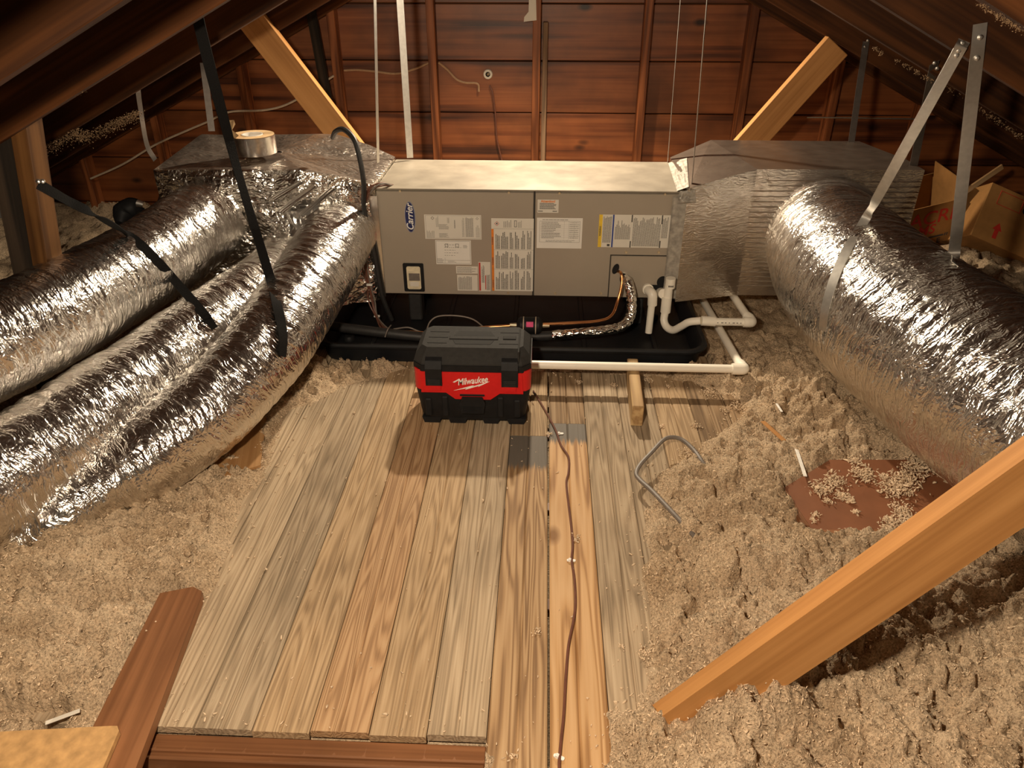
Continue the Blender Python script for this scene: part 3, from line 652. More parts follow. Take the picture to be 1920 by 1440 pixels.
# pipe grommets
def oval(px, q, rx, rz, tilt, mat='black_plastic'):
    x, z = U(px, q); P = []
    for k in range(28):
        t = 2 * math.pi * k / 28; a, b = rx * math.cos(t), rz * math.sin(t); c, s = math.cos(tilt), math.sin(tilt); P.append((x + a * c - b * s, z + a * s + b * c))
    return link('grommet', MB().prism(P, 1, YF - .010, YF - .004), mat, ah)
oval(1154, 503, .013, .024, -.35); oval(1169, 522, .017, .026, .1); oval(1218, 539, .017, .018, 0); oval(1241, 527, .022, .026, -.4)
link('grommet', MB().box((U(1218, 540)[0], YF - .009, U(1218, 546)[1]), (U(1252, 540)[0], YF - .004, U(1218, 533)[1])), 'black_plastic', ah)

# ================================================================== DRAIN PAN
dp = thing('drain_pan', 'wide black plastic drain pan with rolled rim under the air handler', 'drain pan', (-.12, 3.2, .0))
def rring(x0, y0, x1, y1, r, z, n=7): return [(a, b, z) for a, b in rrect(x0, y0, x1, y1, r, n)]
X0, X1, Y0, Y1 = -.945, .70, 2.735, 3.72
m = MB().loft([rring(X0 + .03, Y0 + .03, X1 - .03, Y1 - .03, .08, -.012), rring(X0 + .018, Y0 + .018, X1 - .018, Y1 - .018, .09, .068), rring(X0, Y0, X1, Y1, .10, .070), rring(X0 - .002, Y0 - .002, X1 + .002, Y1 + .002, .10, .080),
    rring(X0 + .004, Y0 + .004, X1 - .004, Y1 - .004, .10, .088), rring(X0 + .018, Y0 + .018, X1 - .018, Y1 - .018, .09, .087), rring(X0 + .028, Y0 + .028, X1 - .028, Y1 - .028, .085, .076), rring(X0 + .045, Y0 + .045, X1 - .045, Y1 - .045, .075, .004)])
link('tray', m, 'pan_plastic', dp, smooth=True)
for px, q in ((652, 640), (1062, 634), (1225, 600)):
    p = pz(px, q, .01); link('plug', MB().lathe([(.026, 0), (.026, .012), (.02, .02), (.012, .022)], (p.x, p.y + .03, .004), 12), 'black_plastic', dp, smooth=True)
for k in range(5):
    x = X0 + .2 + k * .31; link('rib', MB().box((x, Y0 + .12, .004), (x + .02, Y1 - .1, .012), .003), 'pan_plastic', dp)
for x in (-.58, .44):
    t = link('rubber_foot', MB().box((x - .03, 3.16, .004), (x + .03, 3.24, UZ0), .006), 'rubber', ah); link('rubber_foot', MB().box((x - .03, 3.46, .004), (x + .03, 3.54, UZ0), .006), 'rubber', ah)

# ================================================================== PLENUMS
rp = thing('return_plenum', 'foil-faced duct board box joining right end of the air handler', 'plenum', (1.1, 3.4, .15))
zt = .72; A = [pz(*p, zt) for p in ((1300, 343), (1420, 317), (1722, 317), (1722, 312), (1622, 265), (1342, 263), (1252, 297))]
top = [(UX1 + .012, YF - .02, UZ1 + .02)] + [(A[1].x, A[1].y, zt), (1.575, A[1].y + .01, zt), (1.575, 3.36, zt), (1.50, 3.72, zt), (.80, 3.72, zt)] + [(UX1 + .012, YB + .01, UZ1 + .02)]
bot = [(x, y, .155) for x, y, z in top]
def shell(m, top, bot, slope):                         # flat lid plus the slope down to the cabinet
    n = len(top); m.add(top + bot, [tuple(range(n, 2 * n))] + [(i, (i + 1) % n, n + (i + 1) % n, n + i) for i in range(n)]); return m
m = shell(MB(), top, bot, 0)
link('plenum_box', m, 'foil_board', rp)
rb = MB()
for k in range(22):                                     # pressed ribs across the front board
    z = .20 + k * .0225 + random.uniform(-.002, .002); e = random.uniform(-.02, .02)
    xa = .80 if z < .64 else .95
    rb.tube([(xa + e, A[1].y - .0005, z), (1.19 + e, A[1].y - .0005, z + random.uniform(-.002, .002)), (1.57, A[1].y + .004, z)], .0022, 5, 2)
link('facing_ribs', rb, 'foil_board', rp)['kind'] = 'stuff'
link('top_facing', MB().add(top, [(1, 2, 3, 4, 5), (0, 1, 5, 6)]), 'roof_brown_foil', rp)
link('mastic_seam', MB().box((UX1 - .045, YF - .014, UZ0), (UX1 + .035, YF - .002, UZ1 - .02), .005), 'mastic', rp)
def lumpy(name, corners, mat, par, nu=24, nv=16, amp=.006, seed=0):
    a, b, c, d = [Vector(q) for q in corners]; v = []; nn = (b - a).cross(d - a).normalized()
    for i in range(nu + 1):
        for j in range(nv + 1):
            u, w = i / nu, j / nv; p = (a * (1 - u) + b * u) * (1 - w) + (d * (1 - u) + c * u) * w
            e = min(u, 1 - u, w, 1 - w) * 6; k = float(fbm(np.array([u * 6.]), np.array([w * 5. + seed]), 3, seed)[0]) - .35
            v.append(p + nn * (amp * k * min(1, e) * 2 + .0015))
    f = [(i * (nv + 1) + j, (i + 1) * (nv + 1) + j, (i + 1) * (nv + 1) + j + 1, i * (nv + 1) + j + 1) for i in range(nu) for j in range(nv)]
    return link(name, MB().add(v, f), mat, par, smooth='all')
zu = UZ1 + .002
lumpy('mastic_smear', ((UX1 - .03, YF - .004, zu), (UX1 + .014, YF - .018, zu + .022), (UX1 + .07, YB - .10, zu + .040), (UX1 + .0, YB - .02, zu)), 'mastic', rp, 20, 30, .010, 3)
lumpy('mastic_dab', ((UX1 - .03, YF - .012, UZ1 - .05), (UX1 + .05, YF - .022, UZ1 - .04), (UX1 + .04, YF - .022, UZ1 + .015), (UX1 - .02, YF - .010, UZ1 + .004)), 'mastic', rp, 12, 10, .02, 8)
sp = thing('supply_plenum', 'crumpled foil-wrapped plenum box feeding the three left flex ducts', 'plenum', (-1.15, 3.35, .12))
zt = .735
top = [(UX0 - .005, YF + .0, UZ1 + .012), (UX0 - .14, YF - .05, .70), (-.98, 3.01, zt), (-1.30, 3.01, zt), (-1.60, 3.03, zt - .01), (-1.66, 3.66, zt), (-1.0, 3.70, zt), (UX0 - .14, 3.68, .69), (UX0 - .005, YB, UZ1 + .012)]
# wrapped surface: rings from the top outline down, with folds
rings = []; nz = 30
def dens(poly, step=.02):
    out = []
    for i in range(len(poly)):
        a, b = Vector(poly[i]), Vector(poly[(i + 1) % len(poly)]); k = max(1, int((b - a).length / step)); out += [a.lerp(b, j / k) for j in range(k)]
    return out
T = dens(top); cen = sum(T, Vector()) / len(T)
s_ = np.arange(len(T)) * .02
for j in range(nz + 1):
    w = j / nz; z_drop = w ** 1.05; ring = []
    fold = (vnoise(s_ * 16, np.full_like(s_, w * 7), None, 5) - .5) * .030 + (vnoise(s_ * 45, np.full_like(s_, w * 26), None, 6) - .5) * .014
    lift = math.sin(min(1, w * 9) * math.pi / 2) * .012
    for i, p in enumerate(T):
        o_ = Vector((p.x - cen.x, (p.y - cen.y) * 1.0, 0)).normalized(); r = fold[i] * (0 if j == 0 else 1) + lift
        if p.x > UX0 - .03: r *= .15
        ring.append(Vector((p.x, p.y, p.z * (1 - z_drop) + .14 * z_drop)) + o_ * r)
    rings.append(ring)
inner = []
for q in (.97, .9, .8, .7, .6, .5, .4, .3, .2, .1, .03):
    inner.append([cen.lerp(p, q) + Vector((0, 0, .022 * (float(vnoise(np.array([(cen.lerp(p, q).x) * 11]), np.array([cen.lerp(p, q).y * 11]), None, 8)[0]) - .45) * min(1, (1 - q) * 6) + .004)) for i, p in enumerate(T)])
link('wrapped_box', MB().loft(rings, False), 'foil_wrap', sp, smooth='all')
link('dusty_top', MB().loft(inner[::-1] + [rings[0]], False), 'dusty_wrap', sp, smooth='all')
lumpy('tape_patch', ((-1.03, 2.972, .40), (-.90, 2.968, .42), (-.92, 2.985, .60), (-1.06, 2.985, .57)), 'tape', sp, amp=.012, seed=14)
for k, (a, b) in enumerate((((620, 350), (560, 400)), ((585, 345), (520, 395)), ((560, 338), (505, 370)))):
    p, q2 = py(*a, 2.985), py(*b, 2.975); sd = Vector((.02, 0, -.012)); lumpy('tape_strip', (p, p + sd, q2 + sd, q2), 'tape', sp, 10, 4, .006, 20 + k)
link('corner_tape', MB().ribbon([(UX0 - .012, YF - .012, UZ0 - .01), (UX0 - .012, YF - .014, .4), (UX0 - .012, YF - .012, UZ1 - .03)], (0, -1, 0), .035, .003, 4), 'tape', sp)

# ================================================================== FLEX DUCTS
def duct(label, pts, radii, seed, ds=.005, n=160, coil=.045, squash=1.0, amp=1.0):
    P = spline(pts, 60)
    L = [0.0]
    for a, b in zip(P[:-1], P[1:]): L.append(L[-1] + (b - a).length)
    L = np.array(L); rr = np.interp(np.linspace(0, 1, len(P)), np.linspace(0, 1, len(radii)), radii)
    m = int(L[-1] / ds); t = np.linspace(0, L[-1], m)
    C = np.stack([np.interp(t, L, [p[i] for p in P]) for i in range(3)], -1); R = np.interp(t, L, rr)
    fr = frames([Vector(c) for c in C]); Uv = np.array([f[1] for f in fr]); Wv = np.array([f[2] for f in fr])
    th = math.pi + np.linspace(0, 2 * math.pi, n, endpoint=False)      # seam on the underside
    S, TH = np.meshgrid(t, th, indexing='ij'); a = TH / (2 * math.pi)
    per = lambda k: a * k
    warp = (vnoise(S * 6, per(8), 8, seed + 9) - .5) * .06
    sk = S + warp + .02 * np.sin(TH * 2 + seed)
    r1 = 1 - np.abs(2 * vnoise(sk * 55, per(10), 10, seed) - 1)                       # transverse wrinkles
    r2 = 1 - np.abs(2 * vnoise(sk * 95 + TH * .9, per(22), 22, seed + 1) - 1)
    lump = vnoise(S * 6, per(4), 4, seed + 2) - .5
    crush = vnoise(S * 36, per(26), 26, seed + 4) - .5
    top = .30 + .70 * smooth(np.cos(TH), -.55, .15)                                   # taut underside
    patch = .45 + .9 * vnoise(S * 5, per(6), 6, seed + 7)
    helix = np.sin((S / coil + a) * 2 * math.pi)
    D = amp * top * patch * (.0036 * (r1 ** 1.5 - .4) + .0022 * (r2 - .5) + .0030 * crush) + .009 * lump + .0010 * helix
    RR = R[:, None] + D
    co = C[:, None, :] + Uv[:, None, :] * (np.cos(TH) * RR * squash)[..., None] + Wv[:, None, :] * (np.sin(TH) * RR)[..., None]
    i = np.arange(m - 1)[:, None] * n; j = np.arange(n)[None, :]; jn = (j + 1) % n
    q = np.stack([i + j, i + jn, i + n + jn, i + n + j], -1).reshape(-1, 4)
    me = fast_mesh('flex_duct', co.reshape(-1, 3), q[:, ::-1])
    uvl = me.uv_layers.new(name='UVMap'); li = np.zeros(len(me.loops), np.int32); me.loops.foreach_get('vertex_index', li)
    k_ = (li % n).astype(float); q4 = k_.reshape(-1, 4); wrap = (q4.max(1) - q4.min(1)) > n / 2; q4[wrap] = np.where(q4[wrap] < 1, n, q4[wrap])
    uu = (li // n) * (L[-1] / (m - 1)); vv = q4.ravel() / n * 2 * math.pi * float(np.mean(radii))
    uvl.data.foreach_set('uv', np.stack([uu, vv], -1).astype(np.float32).ravel())
    return tag(link('flex_duct', me, 'foil_duct'), label, 'duct', 'silver foil flex ducts')
d1 = duct('silver foil flex duct bulging behind its neighbours, black strap laid over it, nearest the eave', [(-1.32, 3.12, .56), pz(405, 402, .53), pz(280, 490, .48), pz(60, 612, .48), pz(-200, 735, .47), pz(-520, 900, .44)], [.15, .16, .162, .158, .155, .15], 10)
d2 = duct('silver foil flex duct squeezed between two other ducts', [(-1.10, 3.10, .33), pz(500, 540, .32), pz(390, 625, .28), pz(215, 755, .235), pz(60, 860, .21), pz(-170, 1010, .18), pz(-420, 1200, .15)], [.13, .14, .15, .158, .16, .16, .16], 30)
d3 = duct('silver foil flex duct bordering the plank deck, its end sinking into insulation', [(-.86, 3.12, .46), (-.87, 2.98, .44), pz(583, 530, .37), pz(515, 632, .30), pz(420, 742, .215), pz(300, 842, .15), pz(205, 905, .105), pz(120, 965, .06), pz(40, 1025, .0), pz(-60, 1120, -.06)], [.15, .15, .15, .148, .145, .14, .13, .105, .11, .10, .09], 50)
d4 = duct('large silver foil flex duct sweeping along beside the loose brown sheet', [(1.22, 3.26, .43), (1.20, 3.05, .43), (1.17, 2.75, .435), (1.20, 2.40, .42), (1.30, 2.0, .39), (1.43, 1.62, .36), (1.58, 1.2, .33)], [.235, .25, .262, .268, .268, .265, .26], 70, n=230)
link('collar', MB().tube([(1.22, 3.17, .43), (1.215, 3.14, .43)], .258, 40, 1), 'tape', d4, smooth=True)

# ================================================================== SHOP VACUUM
V0 = Vector((-.2365, 2.29, 0)); W = .207; D = .25
va = thing('shop_vacuum', 'red and black portable tool-box vacuum standing on the plank deck', 'vacuum', V0)
def off(p): return Vector(p) + V0
def ringz(w, y0, y1, z, c=.03, n=3): return [off((a, b, z)) for a, b in rrect(-w, y0, w, y1, c, n)]
tub = MB().loft([ringz(W - .028, .012, D - .012, .012, .035), ringz(W - .016, .004, D - .004, .03, .035), ringz(W - .006, 0, D, .10, .035), ringz(W, -.002, D + .002, .142, .035), ringz(W, -.002, D + .002, .150, .035)])
link('tank', tub, 'black_plastic', va, smooth=True)
for (a, b) in ((-.18, -.125), (-.085, -.03), (.04, .09), (.13, .185)): link('foot', MB().prism([(a - .008 + V0.x, .024), (a + V0.x, 0), (b + V0.x, 0), (b + .008 + V0.x, .024)], 1, V0.y + .006, V0.y + D - .01), 'black_plastic', va)
# red collar with dropped centre
zr0, zr1, zc = .138, .226, .112
front = [(-W - .003, .150), (-W + .022, zr0), (-.095, zr0), (-.062, zc), (.066, zc), (.10, zr0), (W - .022, zr0), (W + .003, .150), (W + .003, .222), (W - .02, zr1 - .006), (-W + .02, zr1 - .006), (-W - .003, .228)]
rc = link('red_collar', MB().loft([ringz(W + .002, -.004, D + .004, .146, .035), ringz(W + .002, -.004, D + .004, zr1, .035)]), 'red_plastic', va, smooth=True)
link('front_face', MB().prism([(x * .985 + V0.x, z) for x, z in front[1:7]] + [((W - .03) + V0.x, zr1 - .004), ((-W + .03) + V0.x, zr1 - .004)], 1, V0.y - .009, V0.y + .01), 'red_plastic', rc)
for sx in (-1, 1):
    link('latch_step', MB().prism([(sx * .134 - .022 + V0.x, .150), (sx * .134 + .022 + V0.x, .150), (sx * .134 + .024 + V0.x, .172), (sx * .134 - .024 + V0.x, .172)], 1, V0.y - .016, V0.y), 'red_plastic', rc)
link('front_catch', MB().prism([(-.036 + V0.x, .124), (-.046 + V0.x, .098), (-.040 + V0.x, .056), (.040 + V0.x, .056), (.046 + V0.x, .098), (.036 + V0.x, .124)], 1, V0.y - .016, V0.y + .01).box((-.046 + V0.x, V0.y - .012, .124), (.046 + V0.x, V0.y, .136), .003), 'black_plastic', va)
link('catch_recess', MB().box((-.05 + V0.x, V0.y - .0105, .122), (.05 + V0.x, V0.y - .008, .140)), 'red_plastic', rc)
for k in range(4): link('catch_rib', MB().box((-.034 + V0.x, V0.y - .018, .060 + k * .007), (.034 + V0.x, V0.y - .014, .063 + k * .007)), 'black_plastic', va)
for sx in (-1, 1):
    for k in range(2): link('tank_rib', MB().box((sx * (.10 + k * .06) - .012 + V0.x, V0.y - .006, .035), (sx * (.10 + k * .06) + .012 + V0.x, V0.y + .006, .118 - k * .01), .004), 'black_plastic', va)
# lid with chamfers
def lidring(w, y0, y1, z, c): return [off((a, b, z)) for a, b in rrect(-w, y0, w, y1, c, 1)]
lid = link('lid', MB().loft([lidring(W, -.004, D, .224, .03), lidring(W, -.002, D, .252, .03), lidring(W - .006, .012, D - .02, .272, .03), lidring(W - .028, .034, D - .045, .298, .02)]), 'lid_plastic', va)
link('lid_band', MB().loft([lidring(W + .002, -.006, D + .002, .222, .03), lidring(W + .002, -.006, D + .002, .246, .03)]), 'black_plastic', va)
ZT = .2985
def slot(pts): return link('handle_slot', MB().prism([(x + V0.x, y + V0.y) for x, y in pts], 2, ZT - .004, ZT + .0006), 'void', lid)
slot([(-.062, .060), (.062, .060), (.074, .092), (-.074, .092)]); slot([(-.074, .126), (.074, .126), (.058, .164), (-.058, .164)])
link('handle_bar', MB().box((V0.x - .088, V0.y + .096, ZT - .004), (V0.x + .088, V0.y + .122, ZT + .003), .002), 'lid_plastic', lid)
for sx in (-1, 1):
    for k in range(3):
        if sx > 0 and k == 1: continue
        link('lid_groove', MB().box((V0.x + sx * .128 - .035, V0.y + .065 + k * .045, ZT - .002), (V0.x + sx * .128 + .035, V0.y + .069 + k * .045, ZT + .0008)), 'void', lid)
link('power_switch', MB().box((V0.x + .105, V0.y + .100, ZT - .003), (V0.x + .152, V0.y + .126, ZT + .003), .002), 'void', lid)
link('lid_ridge', MB().box((V0.x + W - .046, V0.y + .0, .226), (V0.x + W - .040, V0.y + .19, ZT + .003), .002), 'lid_plastic', lid)
for sx in (-1, 1):
    lt = link('latch', MB().prism([(V0.y - .020, .172), (V0.y - .004, .172), (V0.y + .018, .262), (V0.y + .010, .272), (V0.y - .010, .262), (V0.y - .020, .238)], 0, V0.x + sx * .134 - .029, V0.x + sx * .134 + .029), 'black_plastic', va)
    for k in range(4): link('latch_rib', MB().box((V0.x + sx * .134 - .022, V0.y - .0225, .176 + k * .006), (V0.x + sx * .134 + .022, V0.y - .019, .179 + k * .006)), 'rubber', lt)
# white script lettering and lightning bolt on the red face: strokes drawn with a pen
tx, tz, ty = V0.x + .002, .189, V0.y - .0102
rot = math.radians(8)
def tp(u, v): u += .22 * v; return (tx + u * math.cos(rot) - v * math.sin(rot), ty, tz + u * math.sin(rot) + v * math.cos(rot))
lt = text('lettering', 'Milwaukee', .0365, 'white_ink', rc, Matrix.Translation((tx, ty, tz)) @ Matrix.Rotation(math.pi / 2, 4, 'X') @ Matrix.Rotation(rot, 4, 'Z'), .3, .0005, .0006, sx=.70, space=.98)
bolt = [(-.066, -.031), (.006, -.0180), (.002, -.0225), (.062, -.0095), (.022, -.0265), (.027, -.0220), (-.024, -.0325), (-.020, -.0275)]
link('lightning_bolt', MB().prism([(tp(a, b)[0], tp(a, b)[2]) for a, b in bolt], 1, ty - .0006, ty + .0012), 'white_ink', rc)
link('lettering_swash', MB().prism([(tp(a, b)[0], tp(a, b)[2]) for a, b in ((-.071, .003), (-.052, .0125), (-.048, .0095), (-.064, .001))], 1, ty - .0006, ty + .0012), 'white_ink', rc)

# ================================================================== REFRIGERANT LINES AND CONDENSATE PIPES
g1 = U(1158, 508); g2 = U(1172, 522)
t = thing('liquid_line', 'thin copper refrigerant tube looping out to a black filter', 'copper pipe', (.1, 2.9, .12))
link('tube', MB().tube([(g1[0], YF - .005, g1[1]), py(1164, 512, YF - .05), py(1166, 530, YF - .07), py(1158, 565, YF - .10), py(1146, 592, YF - .15), py(1120, 602, YF - .17), py(1060, 606, YF - .19), py(1018, 608, YF - .20)], .0062, 10, 8), 'copper', t, smooth=True)
link('tube', MB().tube([py(970, 610, YF - .20), py(905, 614, YF - .20), py(840, 622, YF - .22), py(800, 624, YF - .22), py(740, 620, YF - .22), py(690, 614, YF - .2), py(640, 609, YF - .16), py(560, 602, YF - .1)], .0062, 10, 8), 'copper', t, smooth=True)
fd = thing('filter_drier', 'black filter drier can with pink tag on the copper line', 'filter', py(993, 615, YF - .20))
c = py(993, 610, YF - .20)
link('can', MB().tube([c + Vector((-.056, 0, 0)), c + Vector((-.05, 0, 0)), c + Vector((-.04, 0, 0)), c + Vector((.04, 0, 0)), c + Vector((.05, 0, 0)), c + Vector((.056, 0, 0))], [.012, .028, .037, .037, .028, .012], 24, 1), 'black_plastic', fd, smooth=True)
link('pink_tag', MB().box((c.x - .014, c.y - .036, c.z + .008), (c.x + .016, c.y - .026, c.z + .030), .001), 'pink', fd)
for sx in (-1, 1):
    link('zip_tie', MB().tube([c + Vector((sx * .026 - .002, 0, 0)), c + Vector((sx * .026 + .002, 0, 0))], .0378, 24, 1), 'pale_wire', fd)
    link('fitting', MB().tube([c + Vector((sx * .05, 0, 0)), c + Vector((sx * .085, 0, 0))], [.010, .0075], 12, 1), 'brass', fd, smooth=True)
sl = thing('suction_line', 'thick suction line wrapped in silver foil, black sleeve beyond', 'pipe', (.2, 2.9, .1))
fp = [(g2[0], YF - .002, g2[1]), py(1178, 530, YF - .06), py(1184, 560, YF - .09), py(1182, 592, YF - .11), py(1166, 612, YF - .15), py(1130, 620, YF - .18), py(1080, 625, YF - .19), py(1035, 629, YF - .19)]
ws = MB(); Pw = spline(fp, 10)
ws.tube(Pw, [.0215 + .0022 * math.sin(i * 1.9) * (random.random()) for i in range(len(Pw))], 16, 1)
link('foil_sleeve', ws, 'foil_wrap', sl, smooth='all')
link('black_sleeve', MB().tube([py(1040, 629, YF - .19), py(980, 632, YF - .2), py(900, 636, YF - .22), py(800, 632, YF - .25), py(720, 624, YF - .25), py(640, 614, YF - .22), py(560, 604, YF - .15)], .021, 14, 8), 'rubber', sl, smooth=True)
link('tie', MB().tube([py(722, 632, YF - .29), py(727, 618, YF - .28), py(733, 610, YF - .24)], .003, 6, 4), 'grey_wire', sl)

R1 = .0155
def pvc_thing(label, base): return thing('drain_pipe', label, 'pipe', base)
s1 = pvc_thing('short white plastic drain stub turning down into the black pan', py(1218, 620, YF - .03))
e0 = U(1214, 540)
link('elbow', MB().tube([(e0[0], YF - .004, e0[1]), (e0[0] + .004, YF - .03, e0[1] - .002), py(1223, 552, YF - .055), py(1223, 572, YF - .058)], [.019, .021, .021, .021], 18, 6), 'pvc', s1, smooth=True)
link('hub', MB().tube([(e0[0], YF - .006, e0[1]), (e0[0] + .001, YF - .018, e0[1])], .0245, 18, 1), 'pvc', s1, smooth=True)
pa, pb = py(1222, 570, YF - .058), py(1216, 624, YF - .075)
link('stub_tube', MB().tube([pa, pb], R1, 18, 1), 'pvc', s1, smooth=True); link('bore', MB().tube([pb + (pb - pa).normalized() * .0004, pb + (pb - pa).normalized() * .0006], R1 * .8, 18, 1), 'void', s1)
s2 = pvc_thing('white plastic condensate trap with capped vent beside the foil plenum', py(1250, 620, YF - .05))
link('hub', MB().tube([(U(1238, 548)[0], YF - .004, U(1238, 548)[1]), py(1244, 551, YF - .06)], [.024, .022], 18, 1), 'pvc', s2, smooth=True)
link('vent_tee', MB().tube([py(1256, 524, YF - .062), py(1252, 555, YF - .064), py(1248, 583, YF - .066)], [.0165, .019, .022], 18, 6), 'pvc', s2, smooth=True)
link('tee_socket', MB().tube([py(1250.5, 557, YF - .066), py(1247.5, 585, YF - .068)], .0222, 18, 1), 'pvc', s2, smooth=True)
cp = link('vent_cap', MB().tube([py(1258, 521.5, YF - .062), py(1256, 539, YF - .062)], .0215, 20, 1), 'pvc', s2, smooth=True)
cpp = py(1256.5, 534, YF - .062); pm = MB()
for k in range(4): pm.box((cpp.x - .010 + k * .0055, YF - .0842, cpp.z - .003), (cpp.x - .006 + k * .0055, YF - .080, cpp.z + .004))
link('faint_print', pm, 'ink', cp)['kind'] = 'stuff'
YT = YF - .20
trap = [py(1247.5, 583, YF - .068), py(1245, 600, YF - .08), py(1250, 613, YF - .10), py(1262, 619, YF - .13), py(1277, 612, YF - .16), py(1292, 604, YF - .185), py(1314, 601.5, YT)]
link('trap_bend', MB().tube(trap, R1 + .001, 18, 8), 'pvc', s2, smooth=True)
link('coupling', MB().tube([py(1315, 601.5, YT), py(1341, 603, YT)], .0205, 18, 1), 'pvc', s2, smooth=True)
q1, q2 = py(1338, 603, YT), py(1408, 604.5, YT)
link('run', MB().tube([q1, q2], R1 + .001, 18, 1), 'pvc', s2, smooth=True)
link('corner_elbow', MB().tube([py(1394, 604, YT), py(1403, 604.4, YT), py(1409, 603.5, YT + .008), (q2.x + .003, YT + .04, q2.z + .001), (q2.x - .003, YT + .06, q2.z)], .0215, 18, 6), 'pvc', s2, smooth=True)
link('run', MB().tube([(q2.x, YT + .03, q2.z), (q2.x - .01, YT + .62, q2.z - .03)], R1 + .001, 18, 1), 'pvc', s2, smooth=True)
pm = MB()
for k in range(7): pm.box((q1.x + .012 + k * .016, YT - .0178, q1.z + .001), (q1.x + .012 + k * .016 + (.004, .009, .006)[k % 3], YT - .016, q1.z + .0045))
link('faint_print', pm, 'ink_soft', s2)['kind'] = 'stuff'
s3 = pvc_thing('long white plastic drain line resting on a short wood block in front of the pan', (.4, 2.575, .09))
r3 = .0165
ea = pz(1392, 692, .10); a0 = pz(985, 683, .10); 
link('run', MB().tube([(ea.x - 1.25, a0.y, .10), (ea.x, ea.y, .10)], r3, 18, 1), 'pvc', s3, smooth=True)
eb = pz(1322, 570, .055)
dv = (Vector((eb.x, eb.y, .055)) - Vector((ea.x, ea.y, .10))).normalized()
E0 = Vector((ea.x, ea.y, .10))
link('run', MB().tube([E0, E0 + dv * .78], r3, 18, 1), 'pvc', s3, smooth=True)
link('corner_elbow', MB().tube([E0 + Vector((-.04, 0, 0)), E0 + Vector((-.012, 0, 0)), E0 + Vector((.004, .002, 0)) , E0 + dv * .012 + Vector((.004, 0, 0)), E0 + dv * .045], .0225, 18, 6), 'pvc', s3, smooth=True)
pb_ = pz(1193, 745, .045)
bl = beam('wood_block', 'new_wood', pz(1197, 762, .085), pz(1186, 672, .085), .042, .085, (0, 0, 1)); bl.location.z -= .0425; WM[bl] = bl.matrix_basis.copy()
tag(bl, 'short pale wood block propping the white drain line', 'wood block')

# ================================================================== WIRES
def wire(name, pts, r, mat, label, cat='cable', sm=8, n=8, parent=None):
    o = link(name, MB().tube(pts, r, n, sm), mat, parent, smooth=True)
    if parent is None: tag(o, label, cat)
    return o
wire('power_cable', [py(735, 600, YF + .0), py(716, 552, YF - .03), py(702, 480, YF - .04), py(690, 430, YF - .05), py(682, 385, YF - .06), py(682, 345, YF - .10), py(675, 300, YF - .10), py(664, 262, YF - .08), py(645, 243, YF - .04), py(630, 246, YF + .02), py(624, 258, YF + .08)], .0105, 'rubber', 'thick black cable looped over the crumpled foil plenum')
cb = thing('control_wires', 'brown control wires bundled with white ties at the air handler corner', 'cable', py(690, 560, YF - .05))
for k, (dx, dy) in enumerate(((0, 0), (5, 1), (-5, 2), (2, 5))):
    link('wire', MB().tube([py(737, 347 + k, YF + .05), py(715 + dx, 343 + dy, YF - .02), py(696 + dx, 352 + dy, YF - .05), py(684 + dx * .6, 382 + dy, YF - .05), py(680 + dx * .8, 440, YF - .05), py(684 + dx, 500, YF - .045), py(692 + dx * .5, 534, YF - .045), py(697 + dx * 1.2, 565, YF - .05), py(706 + dx * .3, 593, YF - .08),
        py(720 + dx, 613 + dy, YF - .16), py(740, 621 + dy, YF - .21), py(768, 630 + dy * .6, YF - .24), py(792, 632 + dy * .5, YF - .25)], .0034, 7, 8), ('brown_wire', 'grey_wire', 'brown_wire', 'brown_wire')[k], cb, smooth=True)
for px, q in ((683, 383), (693, 534), (707, 593)):
    p = py(px, q, YF - .058); link('zip_tie', MB().box((p.x - .014, p.y - .006, p.z - .004), (p.x + .012, p.y + .008, p.z + .004), .002), 'white_ink', cb)
wire('sensor_wire', [py(738, 617, YF - .2), py(765, 614, YF - .2), py(785, 621, YF - .2), py(798, 622, YF - .2), py(806, 604, YF - .19), py(822, 593, YF - .18), py(856, 592, YF - .18), py(885, 598, YF - .18), py(905, 612, YF - .18), py(918, 626, YF - .19), py(950, 628, YF - .2), py(975, 628, YF - .21)], .0034, 'grey_wire', 'grey wire arching above the black pan behind the vacuum')
fw = [pz(1000, 733, .004), pz(1020, 766, .004), pz(1036, 795, .004), pz(1044, 812, .004), pz(1052, 835, .004), pz(1066, 858, .004), pz(1066, 885, .004), pz(1062, 905, .004), pz(1066, 945, .004), pz(1071, 985, .004), pz(1074, 1020, .004), pz(1072, 1050, .004), pz(1077, 1085, .004), pz(1079, 1130, .004), pz(1075, 1165, .004), pz(1066, 1210, .004), pz(1061, 1270, .004), pz(1057, 1340, .004), pz(1050, 1410, .004), pz(1049, 1450, .004), pz(1056, 1560, .004)]
wire('thermostat_wire', fw, .0036, 'brown_wire', 'thin brown wire stapled along the orange floor planks')
for px, q, a, lab in ((1050, 814, 4, 'small white cable clip on the grey stained plank end'), (1071, 1052, -2, 'small white cable clip on the orange plank below a knot'), (1048, 1421, -22, 'small white cable clip beside the attic hatch')):
    p = pz(px, q, 0); mm = Matrix.Translation((p.x, p.y, .001)) @ Matrix.Rotation(math.radians(a), 4, 'Z')
    cl = link('cable_clip', MB().prism(rrect(-.0125, -.0042, .0125, .0042, .0035, 3), 2, 0, .003).tube([(-.004, -.004, .003), (-.004, .004, .003)], .0048, 8, 1), 'white_ink', None, mm); tag(cl, lab, 'cable clip', 'white cable clips')
